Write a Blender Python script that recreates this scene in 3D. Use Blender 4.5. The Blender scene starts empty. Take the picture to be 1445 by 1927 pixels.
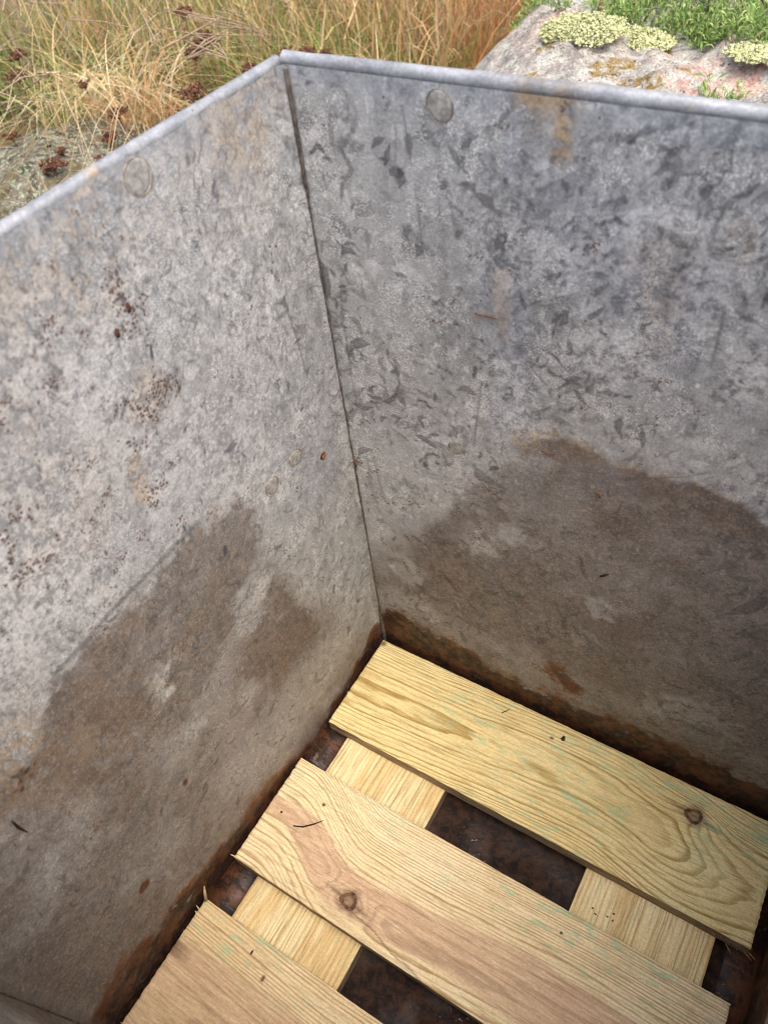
import bpy, math, random
import numpy as np
from mathutils import Matrix, Vector

scene = bpy.context.scene
COL = scene.collection
rng = np.random.RandomState(7)
random.seed(7)

# ------------------------------------------------------------------ camera, sky, sun, exposure
CAM = np.array([0.342, -0.414, 0.855])
RC = np.array([[0.853, 0.514, -0.094], [0.335, -0.675, -0.657], [-0.401, 0.529, -0.748]])
_u, _s, _v = np.linalg.svd(RC); RC = _u @ _v          # rows: right, down, forward
F_PX, PW, PH = 1433.6, 1445, 1927
cam = bpy.data.cameras.new('camera'); camo = bpy.data.objects.new('camera', cam); COL.objects.link(camo)
m = Matrix.Identity(4)
for i in range(3):
    m[i][0] = RC[0, i]; m[i][1] = -RC[1, i]; m[i][2] = -RC[2, i]; m[i][3] = CAM[i]
camo.matrix_world = m
cam.sensor_fit = 'VERTICAL'; cam.sensor_height = 24; cam.lens = F_PX * 24 / PH
cam.clip_start = 0.01; cam.clip_end = 500
cam.dof.use_dof = True; cam.dof.focus_distance = 0.82; cam.dof.aperture_fstop = 5.6
scene.camera = camo

SUN_EL, SUN_AZ = math.radians(69), math.radians(108)   # azimuth clockwise from +Y
world = bpy.data.worlds.new('World'); scene.world = world; world.use_nodes = True
wn = world.node_tree; bg = wn.nodes['Background']
sky = wn.nodes.new('ShaderNodeTexSky'); sky.sky_type = 'NISHITA'; sky.sun_disc = False
sky.sun_elevation = SUN_EL; sky.sun_rotation = SUN_AZ
sky.air_density = 1.0; sky.dust_density = 6.0; sky.ozone_density = 0.6
wn.links.new(sky.outputs[0], bg.inputs[0]); bg.inputs[1].default_value = 0.15
sun = bpy.data.lights.new('sun', 'SUN'); sun.energy = 1.5; sun.angle = math.radians(50); sun.color = (1, .98, .95)
suno = bpy.data.objects.new('sun', sun); COL.objects.link(suno)
sd = Vector((math.sin(SUN_AZ) * math.cos(SUN_EL), math.cos(SUN_AZ) * math.cos(SUN_EL), math.sin(SUN_EL)))
suno.rotation_euler = sd.to_track_quat('Z', 'Y').to_euler()
scene.view_settings.view_transform = 'Standard'; scene.view_settings.look = 'None'
scene.view_settings.exposure = 0.92
scene.cycles.max_bounces = 7; scene.cycles.diffuse_bounces = 6; scene.cycles.glossy_bounces = 2; scene.cycles.transmission_bounces = 2
scene.cycles.use_denoising = True; scene.cycles.use_adaptive_sampling = True; scene.cycles.adaptive_threshold = 0.015; scene.cycles.filter_width = 1.0
scene.view_settings.gamma = 1

# ------------------------------------------------------------------ helpers
EX, EY, H = 0.011, 0.008, 0.687       # left wall plane x=-EX, back wall plane y=EY, rim height (board tops at z=0)
FY, RX = -0.502, 0.502                # front wall plane, right wall plane
FZ = -0.0415                          # tank floor
GZ = -0.05                            # ground

def ray(px, py):
    return RC.T @ np.array([(px - PW / 2) / F_PX, (py - PH / 2) / F_PX, 1.0])
def hit(px, py, axis, val):           # where the view line meets a real plane
    d = ray(px, py); return CAM + d * (val - CAM[axis]) / d[axis]
def LWp(pts):                          # left wall (y, z)
    return np.array([hit(x, y, 0, -EX)[1:] for x, y in pts])
def BWp(pts):                          # back wall (x, z)
    return np.array([hit(x, y, 1, EY)[[0, 2]] for x, y in pts])

_T = np.random.RandomState(3).rand(256, 256)
def vnoise(x, y, s=0):
    x = np.asarray(x) + 17.31 * s; y = np.asarray(y) + 9.77 * s
    xi = np.floor(x).astype(int); yi = np.floor(y).astype(int); fx = x - xi; fy = y - yi
    fx = fx * fx * (3 - 2 * fx); fy = fy * fy * (3 - 2 * fy)
    g = lambda a, b: _T[a & 255, b & 255]
    return (g(xi, yi) * (1 - fx) + g(xi + 1, yi) * fx) * (1 - fy) + (g(xi, yi + 1) * (1 - fx) + g(xi + 1, yi + 1) * fx) * fy
def fbm(x, y, s=0, o=4):
    a = 0; w = 0.5; t = 0
    for k in range(o):
        a = a + w * vnoise(x * 2 ** k, y * 2 ** k, s + 3 * k); t += w; w *= 0.5
    return a / t
def sst(a, b, x):
    t = np.clip((x - a) / (b - a), 0, 1); return t * t * (3 - 2 * t)
def seg_dist(P, a, b):
    d = b - a; t = np.clip(((P - a) @ d) / (d @ d + 1e-12), 0, 1)
    return np.linalg.norm(P - a - t[:, None] * d, axis=1)
def line_dist(P, pts):
    r = np.full(len(P), 9.0)
    for a, b in zip(pts[:-1], pts[1:]): r = np.minimum(r, seg_dist(P, a, b))
    return r
def poly_sd(P, pts):                   # signed distance, positive inside
    d = line_dist(P, np.vstack([pts, pts[:1]])); c = np.zeros(len(P), bool)
    for a, b in zip(pts, np.roll(pts, -1, 0)):
        k = ((a[1] > P[:, 1]) != (b[1] > P[:, 1]))
        xx = a[0] + (P[:, 1] - a[1]) / (b[1] - a[1] + 1e-12) * (b[0] - a[0])
        c ^= k & (P[:, 0] < xx)
    return np.where(c, d, -d)

def mesh_np(name, V, Fq, mat, parent=None, smooth=True, attrs=None, mats=None, mi=None):
    me = bpy.data.meshes.new(name)
    V = np.asarray(V, np.float32)
    if isinstance(Fq, np.ndarray):
        n, k = Fq.shape
        me.vertices.add(len(V)); me.vertices.foreach_set('co', V.ravel())
        me.loops.add(n * k); me.loops.foreach_set('vertex_index', Fq.ravel().astype(np.int32))
        me.polygons.add(n); me.polygons.foreach_set('loop_start', np.arange(0, n * k, k, dtype=np.int32))
        me.update(calc_edges=True)
    else:
        me.from_pydata([tuple(v) for v in V], [], [tuple(f) for f in Fq])
    me.validate()
    for an, arr in (attrs or {}).items():
        a = me.attributes.new(an, 'FLOAT_COLOR', 'POINT')
        a.data.foreach_set('color', np.asarray(arr, np.float32).ravel())
    for mm in (mats or [mat]): me.materials.append(mm)
    if mi is not None: me.polygons.foreach_set('material_index', np.asarray(mi, np.int32))
    me.polygons.foreach_set('use_smooth', np.full(len(me.polygons), smooth))
    me.update()
    o = bpy.data.objects.new(name, me); COL.objects.link(o)
    if parent: o.parent = parent
    return o
def tag(o, label=None, cat=None, group=None, kind=None):
    if label: o['label'] = label
    if cat: o['category'] = cat
    if group: o['group'] = group
    if kind: o['kind'] = kind
    return o
def thing(name, label, cat, loc=(0, 0, 0), group=None):
    o = bpy.data.objects.new(name, None); COL.objects.link(o); o.location = loc
    return tag(o, label, cat, group)
def grid_faces(nu, nv, off=0, flip=False):
    i, j = np.meshgrid(np.arange(nu - 1), np.arange(nv - 1), indexing='ij')
    a = (i * nv + j).ravel() + off
    q = np.stack([a, a + nv, a + nv + 1, a + 1], 1)
    return q[:, ::-1] if flip else q
class MB:                              # collects polygons for one mesh
    def __init__(s): s.v = []; s.f = []
    def add(s, V, Fs):
        o = len(s.v); s.v += [tuple(v) for v in V]; s.f += [tuple(i + o for i in f) for f in Fs]
    def tube(s, pts, r, n=6, cap=True):
        pts = [Vector(p) for p in pts]; rs = r if hasattr(r, '__len__') else [r] * len(pts)
        V = []; ref = Vector((0.31, 0.57, 0.76))
        for i, p in enumerate(pts):
            t = (pts[min(i + 1, len(pts) - 1)] - pts[max(i - 1, 0)]).normalized()
            a = t.cross(ref).normalized(); b = t.cross(a)
            V += [p + (a * math.cos(2 * math.pi * k / n) + b * math.sin(2 * math.pi * k / n)) * rs[i] for k in range(n)]
        Fs = [(i * n + k, i * n + (k + 1) % n, (i + 1) * n + (k + 1) % n, (i + 1) * n + k) for i in range(len(pts) - 1) for k in range(n)]
        if cap: Fs += [tuple(range(n))[::-1], tuple((len(pts) - 1) * n + k for k in range(n))]
        s.add(V, Fs)
    def build(s, name, mat, parent=None, smooth=True):
        return mesh_np(name, s.v, s.f, mat, parent, smooth)

class NT:                              # node building
    def __init__(s, name):
        s.m = bpy.data.materials.new(name); s.m.use_nodes = True; s.t = s.m.node_tree
        s.b = s.t.nodes['Principled BSDF']; s.co = s.n('ShaderNodeTexCoord').outputs['Object']
    def n(s, k, **kw):
        x = s.t.nodes.new(k)
        for a, v in kw.items(): setattr(x, a, v)
        return x
    def L(s, v, sock):
        if isinstance(v, bpy.types.NodeSocket): s.t.links.new(v, sock)
        else:
            try: sock.default_value = v
            except Exception: sock.default_value = (*v, 1)
    def noise(s, scale, detail=3, rough=.55, dist=0, vec=None, out='Fac'):
        x = s.n('ShaderNodeTexNoise'); s.L(vec if vec is not None else s.co, x.inputs['Vector'])
        for k, v in (('Scale', scale), ('Detail', detail), ('Roughness', rough), ('Distortion', dist)): x.inputs[k].default_value = v
        return x.outputs[out]
    def vor(s, scale, vec=None, feature='F1', rnd=1, out='Distance'):
        x = s.n('ShaderNodeTexVoronoi', feature=feature); s.L(vec if vec is not None else s.co, x.inputs['Vector'])
        x.inputs['Scale'].default_value = scale; x.inputs['Randomness'].default_value = rnd
        return x.outputs[out]
    def math(s, op, a, b=0.0, c=0.0, clamp=False):
        x = s.n('ShaderNodeMath', operation=op, use_clamp=clamp); s.L(a, x.inputs[0]); s.L(b, x.inputs[1]); s.L(c, x.inputs[2]); return x.outputs[0]
    def mul(s, a, b): return s.math('MULTIPLY', a, b)
    def add(s, a, b): return s.math('ADD', a, b)
    def step(s, a, lo, hi, to0=0.0, to1=1.0):
        x = s.n('ShaderNodeMapRange', interpolation_type='SMOOTHSTEP'); s.L(a, x.inputs[0])
        for i, v in enumerate((lo, hi, to0, to1)): s.L(v, x.inputs[i + 1])
        return x.outputs[0]
    def mix(s, f, a, b, blend='MIX'):
        x = s.n('ShaderNodeMix', data_type='RGBA', blend_type=blend); s.L(f, x.inputs[0]); s.L(a, x.inputs[6]); s.L(b, x.inputs[7]); return x.outputs[2]
    def vmath(s, op, a, b):
        x = s.n('ShaderNodeVectorMath', operation=op); s.L(a, x.inputs[0])
        if op == 'SCALE': s.L(b, x.inputs[3])
        else: s.L(b, x.inputs[1])
        return x.outputs[0]
    def warp(s, scale, amt, vec=None):
        d = s.noise(scale, 2, out='Color', vec=vec)
        return s.vmath('ADD', vec if vec is not None else s.co, s.vmath('SCALE', s.vmath('SUBTRACT', d, (.5, .5, .5)), amt))
    def stretch(s, sc, vec=None): return s.vmath('MULTIPLY', vec if vec is not None else s.co, sc)
    def attr(s, name):
        a = s.n('ShaderNodeAttribute', attribute_name=name); x = s.n('ShaderNodeSeparateColor'); s.L(a.outputs['Color'], x.inputs[0])
        return x.outputs[0], x.outputs[1], x.outputs[2], a.outputs['Alpha']
    def sep(s, v):
        x = s.n('ShaderNodeSeparateXYZ'); s.L(v, x.inputs[0]); return x.outputs
    def comb3(s, v):
        x = s.n('ShaderNodeCombineXYZ'); [s.L(v, x.inputs[i]) for i in range(3)]; return x.outputs[0]
    def white(s, vec):
        x = s.n('ShaderNodeTexWhiteNoise'); s.L(vec, x.inputs['Vector']); return x.outputs['Value']
    def bump(s, h, dist, strength=1.0, normal=None):
        x = s.n('ShaderNodeBump'); s.L(h, x.inputs['Height']); x.inputs['Distance'].default_value = dist; x.inputs['Strength'].default_value = strength
        if normal is not None: s.L(normal, x.inputs['Normal'])
        return x.outputs[0]
    def fin(s, color, rough=.6, normal=None, spec=.4, metal=0.0):
        s.L(color, s.b.inputs['Base Color']); s.L(rough, s.b.inputs['Roughness']); s.L(metal, s.b.inputs['Metallic'])
        s.b.inputs['Specular IOR Level'].default_value = spec
        if normal is not None: s.L(normal, s.b.inputs['Normal'])
        return s.m

# ------------------------------------------------------------------ materials
def zinc_material():
    """weathered galvanised sheet. Attributes (dirt and crystal marks of the metal, plus painted sky light at the rim):
    stain_a silt, rust, ochre, pale crust; stain_b dark marks, rust specks, flakes, blue patches with sky light painted in near the rim;
    stain_c broad, medium, silt and rust grain; stain_d crystal shards, chalk, hairlines, runs"""
    t = NT('galvanised_steel')
    silt, rust, ochre, pale = t.attr('stain_a'); dark, speck, flake, blue = t.attr('stain_b')
    big, mid, sn, rn = t.attr('stain_c'); shard, chalk, line, run = t.attr('stain_d'); patch = t.attr('stain_e')[0]
    fine = t.noise(480, 2, .75); f2 = t.noise(260, 3, .75)
    base = t.mix(t.step(mid, .25, .75), (.43, .435, .43), (.70, .695, .67))
    base = t.mix(t.mul(t.step(big, .45, .72), .34), base, (.64, .625, .595))
    base = t.mix(t.mul(flake, .68), base, t.mix(t.step(mid, .25, .75), (.135, .146, .158), (.335, .352, .37)))
    base = t.mix(.62, base, t.mix(t.add(.5, t.mul(t.math('SUBTRACT', patch, .5), 1.25)), (.10, .104, .108), (.70, .69, .665)))
    base = t.mix(t.mul(run, t.add(.12, t.mul(flake, .3))), base, (.15, .152, .156))
    grain = t.noise(820, 1, .5)
    base = t.mix(t.mul(t.mul(t.step(grain, .51, .60), t.add(.22, t.mul(chalk, .78))), .72), base, (.80, .785, .76))
    wsp2 = t.mul(t.step(f2, .56, .62), t.step(chalk, .5, .9))
    base = t.mix(t.mul(wsp2, .6), base, (.76, .745, .715))
    base = t.mix(t.mul(shard, .92), base, t.mix(t.step(f2, .35, .65), (.055, .056, .058), (.14, .14, .142)))
    base = t.mix(t.mul(line, .9), base, (.075, .072, .068))
    base = t.mix(t.mul(blue, .65), base, t.mix(mid, (.27, .30, .36), (.54, .58, .65)))
    base = t.mix(t.mul(ochre, t.step(mid, .2, .6)), base, t.mix(t.step(mid, .35, .65), (.22, .13, .058), (.46, .34, .21)))
    base = t.mix(t.mul(pale, t.step(t.add(f2, t.mul(t.math('SUBTRACT', mid, .5), .5)), .42, .58)), base, (.78, .76, .73))
    # silt film
    sc = t.mix(t.step(sn, .30, .70), (.056, .039, .028), (.175, .121, .084))
    sc = t.mix(t.mul(t.step(big, .48, .66), .5), sc, (.125, .078, .048))
    sc = t.mix(t.mul(t.step(t.math('SUBTRACT', 1.0, mid), .56, .7), .32), sc, (.15, .15, .152))
    sc = t.mix(t.mul(t.step(f2, .57, .66), .8), sc, (.32, .24, .175))
    sc = t.mix(t.mul(t.step(f2, .42, .33), .7), sc, (.035, .027, .022))
    sc = t.mix(t.mul(t.step(t.noise(430, 2, .6), .58, .64), .6), sc, (.36, .26, .18))
    sc = t.mix(t.mul(t.step(t.noise(360, 2, .6), .40, .35), .6), sc, (.03, .02, .015))
    sc = t.mix(.25, sc, t.mix(patch, (.035, .028, .024), (.22, .18, .15)))
    sc = t.mix(t.mul(line, .45), sc, (.035, .03, .026)); sc = t.mix(t.mul(shard, .4), sc, (.06, .055, .052))
    sk = t.math('MULTIPLY', silt, t.step(t.add(sn, t.mul(silt, .45)), .35, .62, .5, 1), clamp=True)
    base = t.mix(t.mul(sk, t.math('SUBTRACT', .95, t.mul(t.math('SUBTRACT', 1.0, big), .22))), base, sc)
    # rust: black-brown where deep, orange where thin
    rc = t.mix(t.step(rn, .35, .68), (.012, .006, .004), (.095, .034, .013))
    rc = t.mix(t.mul(t.step(f2, .58, .7), .7), rc, (.20, .085, .032))
    rc = t.mix(t.step(t.add(rust, t.mul(t.math('SUBTRACT', rn, .5), .9)), .98, .40), rc, t.mix(t.step(rn, .34, .66), (.065, .025, .012), (.215, .105, .056)))
    rk = t.step(t.add(rust, t.mul(t.math('SUBTRACT', rn, .5), 1.1)), .22, .74)
    base = t.mix(t.math('MULTIPLY', rk, t.step(rust, 0, .25), clamp=True), base, rc)
    # rust specks and pits
    pd = t.vor(400, t.warp(140, .0035)); 
    base = t.mix(t.mul(t.mul(t.step(pd, .6, .3), t.step(t.add(rn, t.mul(speck, .30)), .82, .88)), .85), base, t.mix(f2, (.04, .018, .010), (.24, .11, .05)))
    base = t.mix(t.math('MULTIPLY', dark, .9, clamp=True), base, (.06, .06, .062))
    base = t.mix(1.0, base, t.comb3(t.step(fine, .3, .7, .84, 1.16)), 'MULTIPLY')
    nrm = t.bump(f2, .00012, .6)
    ro = t.add(t.step(t.add(mid, t.mul(patch, .4)), .5, .9, .36, .58), t.mul(t.math('MAXIMUM', rk, sk), .16))
    return t.fin(base, ro, nrm, .45, t.mul(t.math('SUBTRACT', 1.0, t.math('MAXIMUM', sk, rk), clamp=True), .28))

def norm01(a, sdv=.16): return .5 + (a - a.mean()) / (a.std() + 1e-9) * sdv
def fbg(x, y, s, o, g):
    a = 0; w = 1.0
    for k in range(o): a = a + w * (vnoise(x * 2 ** k + 31 * k, y * 2 ** k + 17 * k, s + k) - .5); w *= g
    return a
def metal_grain(u, z, seed):
    u = np.asarray(u); z = np.asarray(z)
    big = norm01(fbg(u * 8, z * 8, seed, 5, .55)); mid = norm01(fbg(u * 120, z * 120, seed + 7, 3, 1.0) + .35 * fbg(u * 18, z * 18, seed + 9, 2, .6), .15)
    sn = norm01(fbg(u * 95, z * 95, seed + 13, 4, .95) + .3 * fbg(u * 22, z * 22, seed + 15, 2, .6), .15); rn = norm01(fbg(u * 60, z * 60, seed + 19, 5, .85), .15)
    return np.clip(np.stack([big, mid, sn, rn], 1), 0, 1)
def crystal_marks(s, z, seed, n_shard, n_line, shard_size, chalk_amt, left, n_patch=2500, patch_size=.005):
    """shards, chalk, hairlines and runs drawn into a wall's grid (s along, z up)"""
    r_ = np.random.RandomState(seed); S, Z = np.meshgrid(s, z, indexing='ij')
    sh = np.zeros(S.shape); ln = np.zeros(S.shape); pw = np.full(S.shape, .5)
    jit = fbg(S.ravel() * 220, Z.ravel() * 220, seed + 3, 3, .7).reshape(S.shape) * .0010
    zl, zh = z[0], z[-1]; dens = lambda a, b: float(vnoise(np.array(a * 9), np.array(b * 9), seed + 5))
    def sub(c, R_):
        i0, i1 = np.searchsorted(s, [c[0] - R_, c[0] + R_]); j0, j1 = np.searchsorted(z, [c[1] - R_, c[1] + R_])
        return slice(max(i0, 0), i1), slice(max(j0, 0), j1)
    for k in range(n_patch):
        c = np.array([r_.uniform(s[0], s[-1]), r_.uniform(zl + .03, zh)])
        L = patch_size * r_.lognormal(0, .5); W = L * r_.uniform(.25, .7); A = r_.normal(1.2, .9); n = r_.randint(4, 7); pts = []; bend = r_.normal(0, .15 if left else .4)
        for q in range(n):
            th = 2 * math.pi * q / n + r_.uniform(-.4, .4); e = r_.uniform(.6, 1.3); ex, ey = math.cos(th) * L * e, math.sin(th) * W * e; ey += bend * ex * ex / L
            pts.append(c + np.array([ex * math.cos(A) - ey * math.sin(A), ex * math.sin(A) + ey * math.cos(A)]))
        a, b = sub(c, L * 1.7); P = np.stack([S[a, b].ravel(), Z[a, b].ravel()], 1)
        if len(P) == 0: continue
        d = poly_sd(P, np.array(pts)).reshape(S[a, b].shape) + jit[a, b] * .5
        m_ = sst(-.0003, .0005, d) * r_.uniform(.4, .95); tone = r_.choice((r_.uniform(.05, .25), r_.uniform(.42, .62), r_.uniform(.75, 1.0)), p=(.2, .58, .22))
        pw[a, b] = pw[a, b] * (1 - m_) + tone * m_ - .05 * np.exp(-(d / .0006) ** 2) * r_.rand()
    for k in range(n_shard):
        c = np.array([r_.uniform(s[0], s[-1]), r_.uniform(.05, zh)])
        if r_.rand() > sst(.25, .65, dens(*c)) * (1 if left or c[1] > .38 else .45): continue
        L = shard_size * r_.lognormal(0, .5); W = L * r_.uniform(.2, .5); A = r_.normal(1.2, .9); n = 6; pts = []
        bend = r_.normal(0, .35)
        for q in range(n):
            th = 2 * math.pi * q / n + r_.uniform(-.35, .35); e = r_.uniform(.55, 1.1) * (1.45 if q in (0, 3) else 1); ex, ey = math.cos(th) * L * e, math.sin(th) * W * e; ey += bend * ex * ex / L
            pts.append(c + np.array([ex * math.cos(A) - ey * math.sin(A), ex * math.sin(A) + ey * math.cos(A)]))
        a, b = sub(c, L * 1.7); P = np.stack([S[a, b].ravel(), Z[a, b].ravel()], 1)
        if len(P) == 0: continue
        d = poly_sd(P, np.array(pts)).reshape(S[a, b].shape) + jit[a, b]
        w = r_.uniform(.3, 1.0); edge = .4 * np.exp(-(d / .0007) ** 2)
        sh[a, b] = np.maximum(sh[a, b], w * np.clip(sst(-.0005, .0006, d) * .75 + edge, 0, 1))
    for k in range(n_line):
        c = np.array([r_.uniform(s[0], s[-1]), r_.uniform(.03, zh)])
        if r_.rand() > sst(.2, .6, dens(c[0] + 3, c[1])) * (1 if c[1] > .3 else .5): continue
        L = r_.uniform(.005, .020); A = r_.normal(1.45, .5); cv = r_.normal(0, 45); pts = [c]; m_ = 6
        for q in range(m_): A += cv * L / m_ + r_.normal(0, .25); pts.append(pts[-1] + np.array([math.cos(A), math.sin(A)]) * L / m_)
        a, b = sub(c, L * 1.3); P = np.stack([S[a, b].ravel(), Z[a, b].ravel()], 1)
        if len(P) == 0: continue
        d = line_dist(P, np.array(pts)).reshape(S[a, b].shape)
        ln[a, b] = np.maximum(ln[a, b], r_.uniform(.1, .6) * sst(.0011, .0002, d + jit[a, b] * .3))
    u, zz = S.ravel(), Z.ravel(); global PATCH; PATCH = np.clip(pw.ravel(), 0, 1)
    ch = norm01(fbg(u * 34, zz * 30, seed + 31, 5, .85), .17); ch = sst(.62 - chalk_amt, .92 - chalk_amt, ch)
    ru = sst(.5, .8, norm01(fbg(u * 95, zz * 5, seed + 37, 3, .6), .16)) * sst(.3, .6, norm01(fbg(u * 10, zz * 6, seed + 41, 3, .6)))
    return np.clip(np.stack([sh.ravel(), ch, ln.ravel(), ru], 1), 0, 1)

def floor_material():
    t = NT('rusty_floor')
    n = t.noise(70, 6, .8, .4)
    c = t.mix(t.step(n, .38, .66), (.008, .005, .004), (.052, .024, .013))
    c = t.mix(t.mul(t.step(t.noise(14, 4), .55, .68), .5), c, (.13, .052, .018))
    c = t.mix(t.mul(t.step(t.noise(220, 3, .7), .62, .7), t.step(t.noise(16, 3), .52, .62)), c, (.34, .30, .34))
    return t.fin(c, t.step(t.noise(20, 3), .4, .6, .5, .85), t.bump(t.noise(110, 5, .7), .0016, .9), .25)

def wood_material(name, early, late, heart, ridge=.00028, along=0):
    t = NT(name)
    t0_ = t.stretch; t.stretch = (lambda sc, vec=None: t0_(sc if along == 0 else (sc[1], sc[0], sc[2]), vec))
    ph, ht, gr, kn = t.attr('grain')
    fr = t.math('FRACT', t.add(ph, t.mul(t.math('SUBTRACT', t.noise(160, 3, .6, 0, t.stretch((.12, 1, 1))), .5), .22)))
    lt = t.mul(t.mul(t.step(fr, .42, .84), t.step(fr, .92, 1.0, 1, 0)), t.math('SUBTRACT', 1.0, t.mul(ht, .45)))
    yr = t.white(t.n_floor(ph)) if hasattr(t, 'n_floor') else t.noise(1.7, 0, vec=t.comb(t.math('FLOOR', ph)))
    lt = t.mul(lt, t.step(yr, .25, .7, .35, 1))
    fib = t.noise(420, 4, .75, 0, t.stretch((.07, 1, 1)))
    e = t.mix(t.step(t.noise(9, 3), .35, .65), early, [c * f for c, f in zip(early, (.93, .88, .80))])
    c = t.mix(ht, e, heart)
    c = t.mix(t.mul(lt, t.step(t.noise(35, 3, .6, 0, t.stretch((.2, 1, 1))), (.25), .55, .7, 1.0)), c, t.mix(ht, late, [v * .62 for v in heart]))
    c = t.mix(t.mul(t.step(fib, .5, .66), .5), c, [v * .62 for v in late])
    c = t.mix(t.mul(t.step(fib, .47, .3), .5), c, [min(1, v * 1.12) for v in early])
    gm = t.mul(gr, t.step(t.noise(120, 4, .7, 0, t.stretch((.25, 1, 1))), .38, .62))
    c = t.mix(t.math('MULTIPLY', gm, .62, clamp=True), c, (.27, .45, .27))
    kc = t.mix(t.step(t.noise(200, 3), .35, .65), (.045, .022, .013), (.15, .075, .038))
    c = t.mix(t.math('MULTIPLY', kn, 1.15, clamp=True), c, kc)
    # saw dust specks, tiny dark dots
    vd = t.vor(70); vc = t.sep(t.vor(70, out='Color'))
    c = t.mix(t.mul(t.step(vd, .13, .07), t.step(vc[0], .985, .99)), c, (.06, .04, .025))
    c = t.mix(1.0, c, t.comb3(t.step(t.noise(620, 2, .7), .3, .7, .86, 1.12)), 'MULTIPLY')
    h = t.add(t.mul(t.step(fr, .2, .8), 1.0), t.mul(t.noise(260, 2, .6, 0, t.stretch((.045, 1, 1))), .6))
    return t.fin(c, .7, t.bump(h, ridge * .6, .6), .25)
def _comb(self, x):
    n = self.n('ShaderNodeCombineXYZ'); self.L(x, n.inputs[0]); self.L(t0(self, x), n.inputs[1]); return n.outputs[0]
def t0(self, x): return self.math('MULTIPLY', x, 3.37)
NT.comb = _comb

def edge_wood_material():
    t = NT('sawn_edge_wood')
    n = t.noise(240, 4, .7, 0, t.stretch((.12, .5, 1)))
    c = t.mix(t.step(n, .3, .7), (.20, .145, .09), (.44, .335, .21))
    return t.fin(c, .85, t.bump(n, .0012, 1), .2)

def simple_material(name, c1, c2, scale=200, rough=.75, spec=.25, bump=0.0):
    t = NT(name); n = t.noise(scale, 3)
    return t.fin(t.mix(t.step(n, .35, .65), c1, c2), rough, t.bump(n, bump, .8) if bump else None, spec)

def blade_material():
    t = NT('grass_blade')
    a = t.n('ShaderNodeAttribute', attribute_name='tint').outputs['Color']
    tr = t.n('ShaderNodeBsdfTranslucent'); t.L(a, tr.inputs[0])
    t.fin(a, .6, None, .25)
    mx = t.n('ShaderNodeMixShader'); mx.inputs[0].default_value = .28
    t.t.links.new(t.b.outputs[0], mx.inputs[1]); t.t.links.new(tr.outputs[0], mx.inputs[2])
    t.t.links.new(mx.outputs[0], t.t.nodes['Material Output'].inputs[0])
    return t.m

def rock_material():
    t = NT('lichen_granite')
    moss, pink, _, _ = t.attr('rock_mask')
    n = t.noise(22, 5, .7)
    c = t.mix(t.step(n, .35, .65), (.22, .195, .18), (.44, .385, .35))
    c = t.mix(t.mul(t.step(t.noise(120, 3, .6), .45, .6), .5), c, (.16, .135, .13))
    pk = t.mix(t.step(t.noise(90, 3), .4, .6), (.33, .185, .155), (.52, .34, .29))
    c = t.mix(t.math('MULTIPLY', t.add(pink, .04), t.step(t.noise(11, 3), .3, .55), clamp=True), c, pk)
    w = t.warp(60, .02)
    l1 = t.mul(t.step(t.noise(34, 5, .78, .4), .44, .52), t.step(t.vor(150, w), .12, .5, 1, .45))
    c = t.mix(t.mul(l1, .85), c, t.mix(t.step(t.noise(200, 3), .4, .6), (.33, .34, .27), (.66, .65, .54)))
    l2 = t.step(t.noise(17, 5, .75, .3), .52, .58)
    c = t.mix(t.mul(l2, .75), c, t.mix(t.step(t.noise(150, 4), .35, .6), (.30, .31, .30), (.54, .55, .49)))
    mk = t.step(t.add(moss, t.mul(t.math('SUBTRACT', t.noise(60, 4), .5), .8)), .4, .6)
    c = t.mix(mk, c, t.mix(t.step(t.noise(300, 3), .35, .65), (.13, .085, .022), (.34, .235, .075)))
    bk = t.mul(t.step(t.noise(95, 3, .7), .60, .66), .8)
    c = t.mix(bk, c, (.035, .032, .03))
    return t.fin(c, .9, t.bump(t.add(n, t.noise(130, 4, .7)), .008, .9), .2)

ZINC = zinc_material(); FLOORM = floor_material()
WOOD_A = wood_material('pine_board_yellow', (.70, .585, .305), (.325, .215, .062), (.34, .24, .07))
WOOD_B = wood_material('pine_board_pink', (.73, .61, .395), (.385, .25, .11), (.52, .345, .22))
WOOD_C = wood_material('pine_board_brown', (.68, .545, .33), (.38, .24, .11), (.50, .335, .20))
WOOD_D = wood_material('pine_bearer', (.74, .62, .37), (.46, .32, .13), (.60, .39, .15), .0006, 1)
EDGE = edge_wood_material()
FIBRE = simple_material('wood_fibre', (.45, .33, .19), (.62, .48, .3), 400)
NEEDLE = simple_material('dry_needle', (.012, .008, .006), (.04, .022, .013), 500, .6)
BROWN_NEEDLE = simple_material('brown_needle', (.10, .04, .02), (.2, .09, .04), 500, .6)
SEAM = simple_material('seam_grime', (.055, .05, .046), (.15, .115, .09), 160, .7, .3, .001)
RIVETM = None
BLADE = blade_material(); ROCK = rock_material()

# ------------------------------------------------------------------ galvanised tank
tank = thing('metal_tank', 'weathered grey galvanised steel tank with rust and a brown tide mark inside', 'tank', (0, 0, 0))
RB = 0.026                             # bottom bend radius

def wall_vertical(T):                  # T: distances up the sheet from the floor edge -> (inward offset, z)
    arc = RB * math.pi / 2
    a = np.clip(T / RB, 0, math.pi / 2)
    off = np.where(T < arc, RB * (1 - np.sin(a)), 0.0)
    z = np.where(T < arc, FZ + RB * (1 - np.cos(a)), FZ + RB + (T - arc))
    return off, z
T_TOP = RB * math.pi / 2 + (H - .0035 - FZ - RB)

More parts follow.
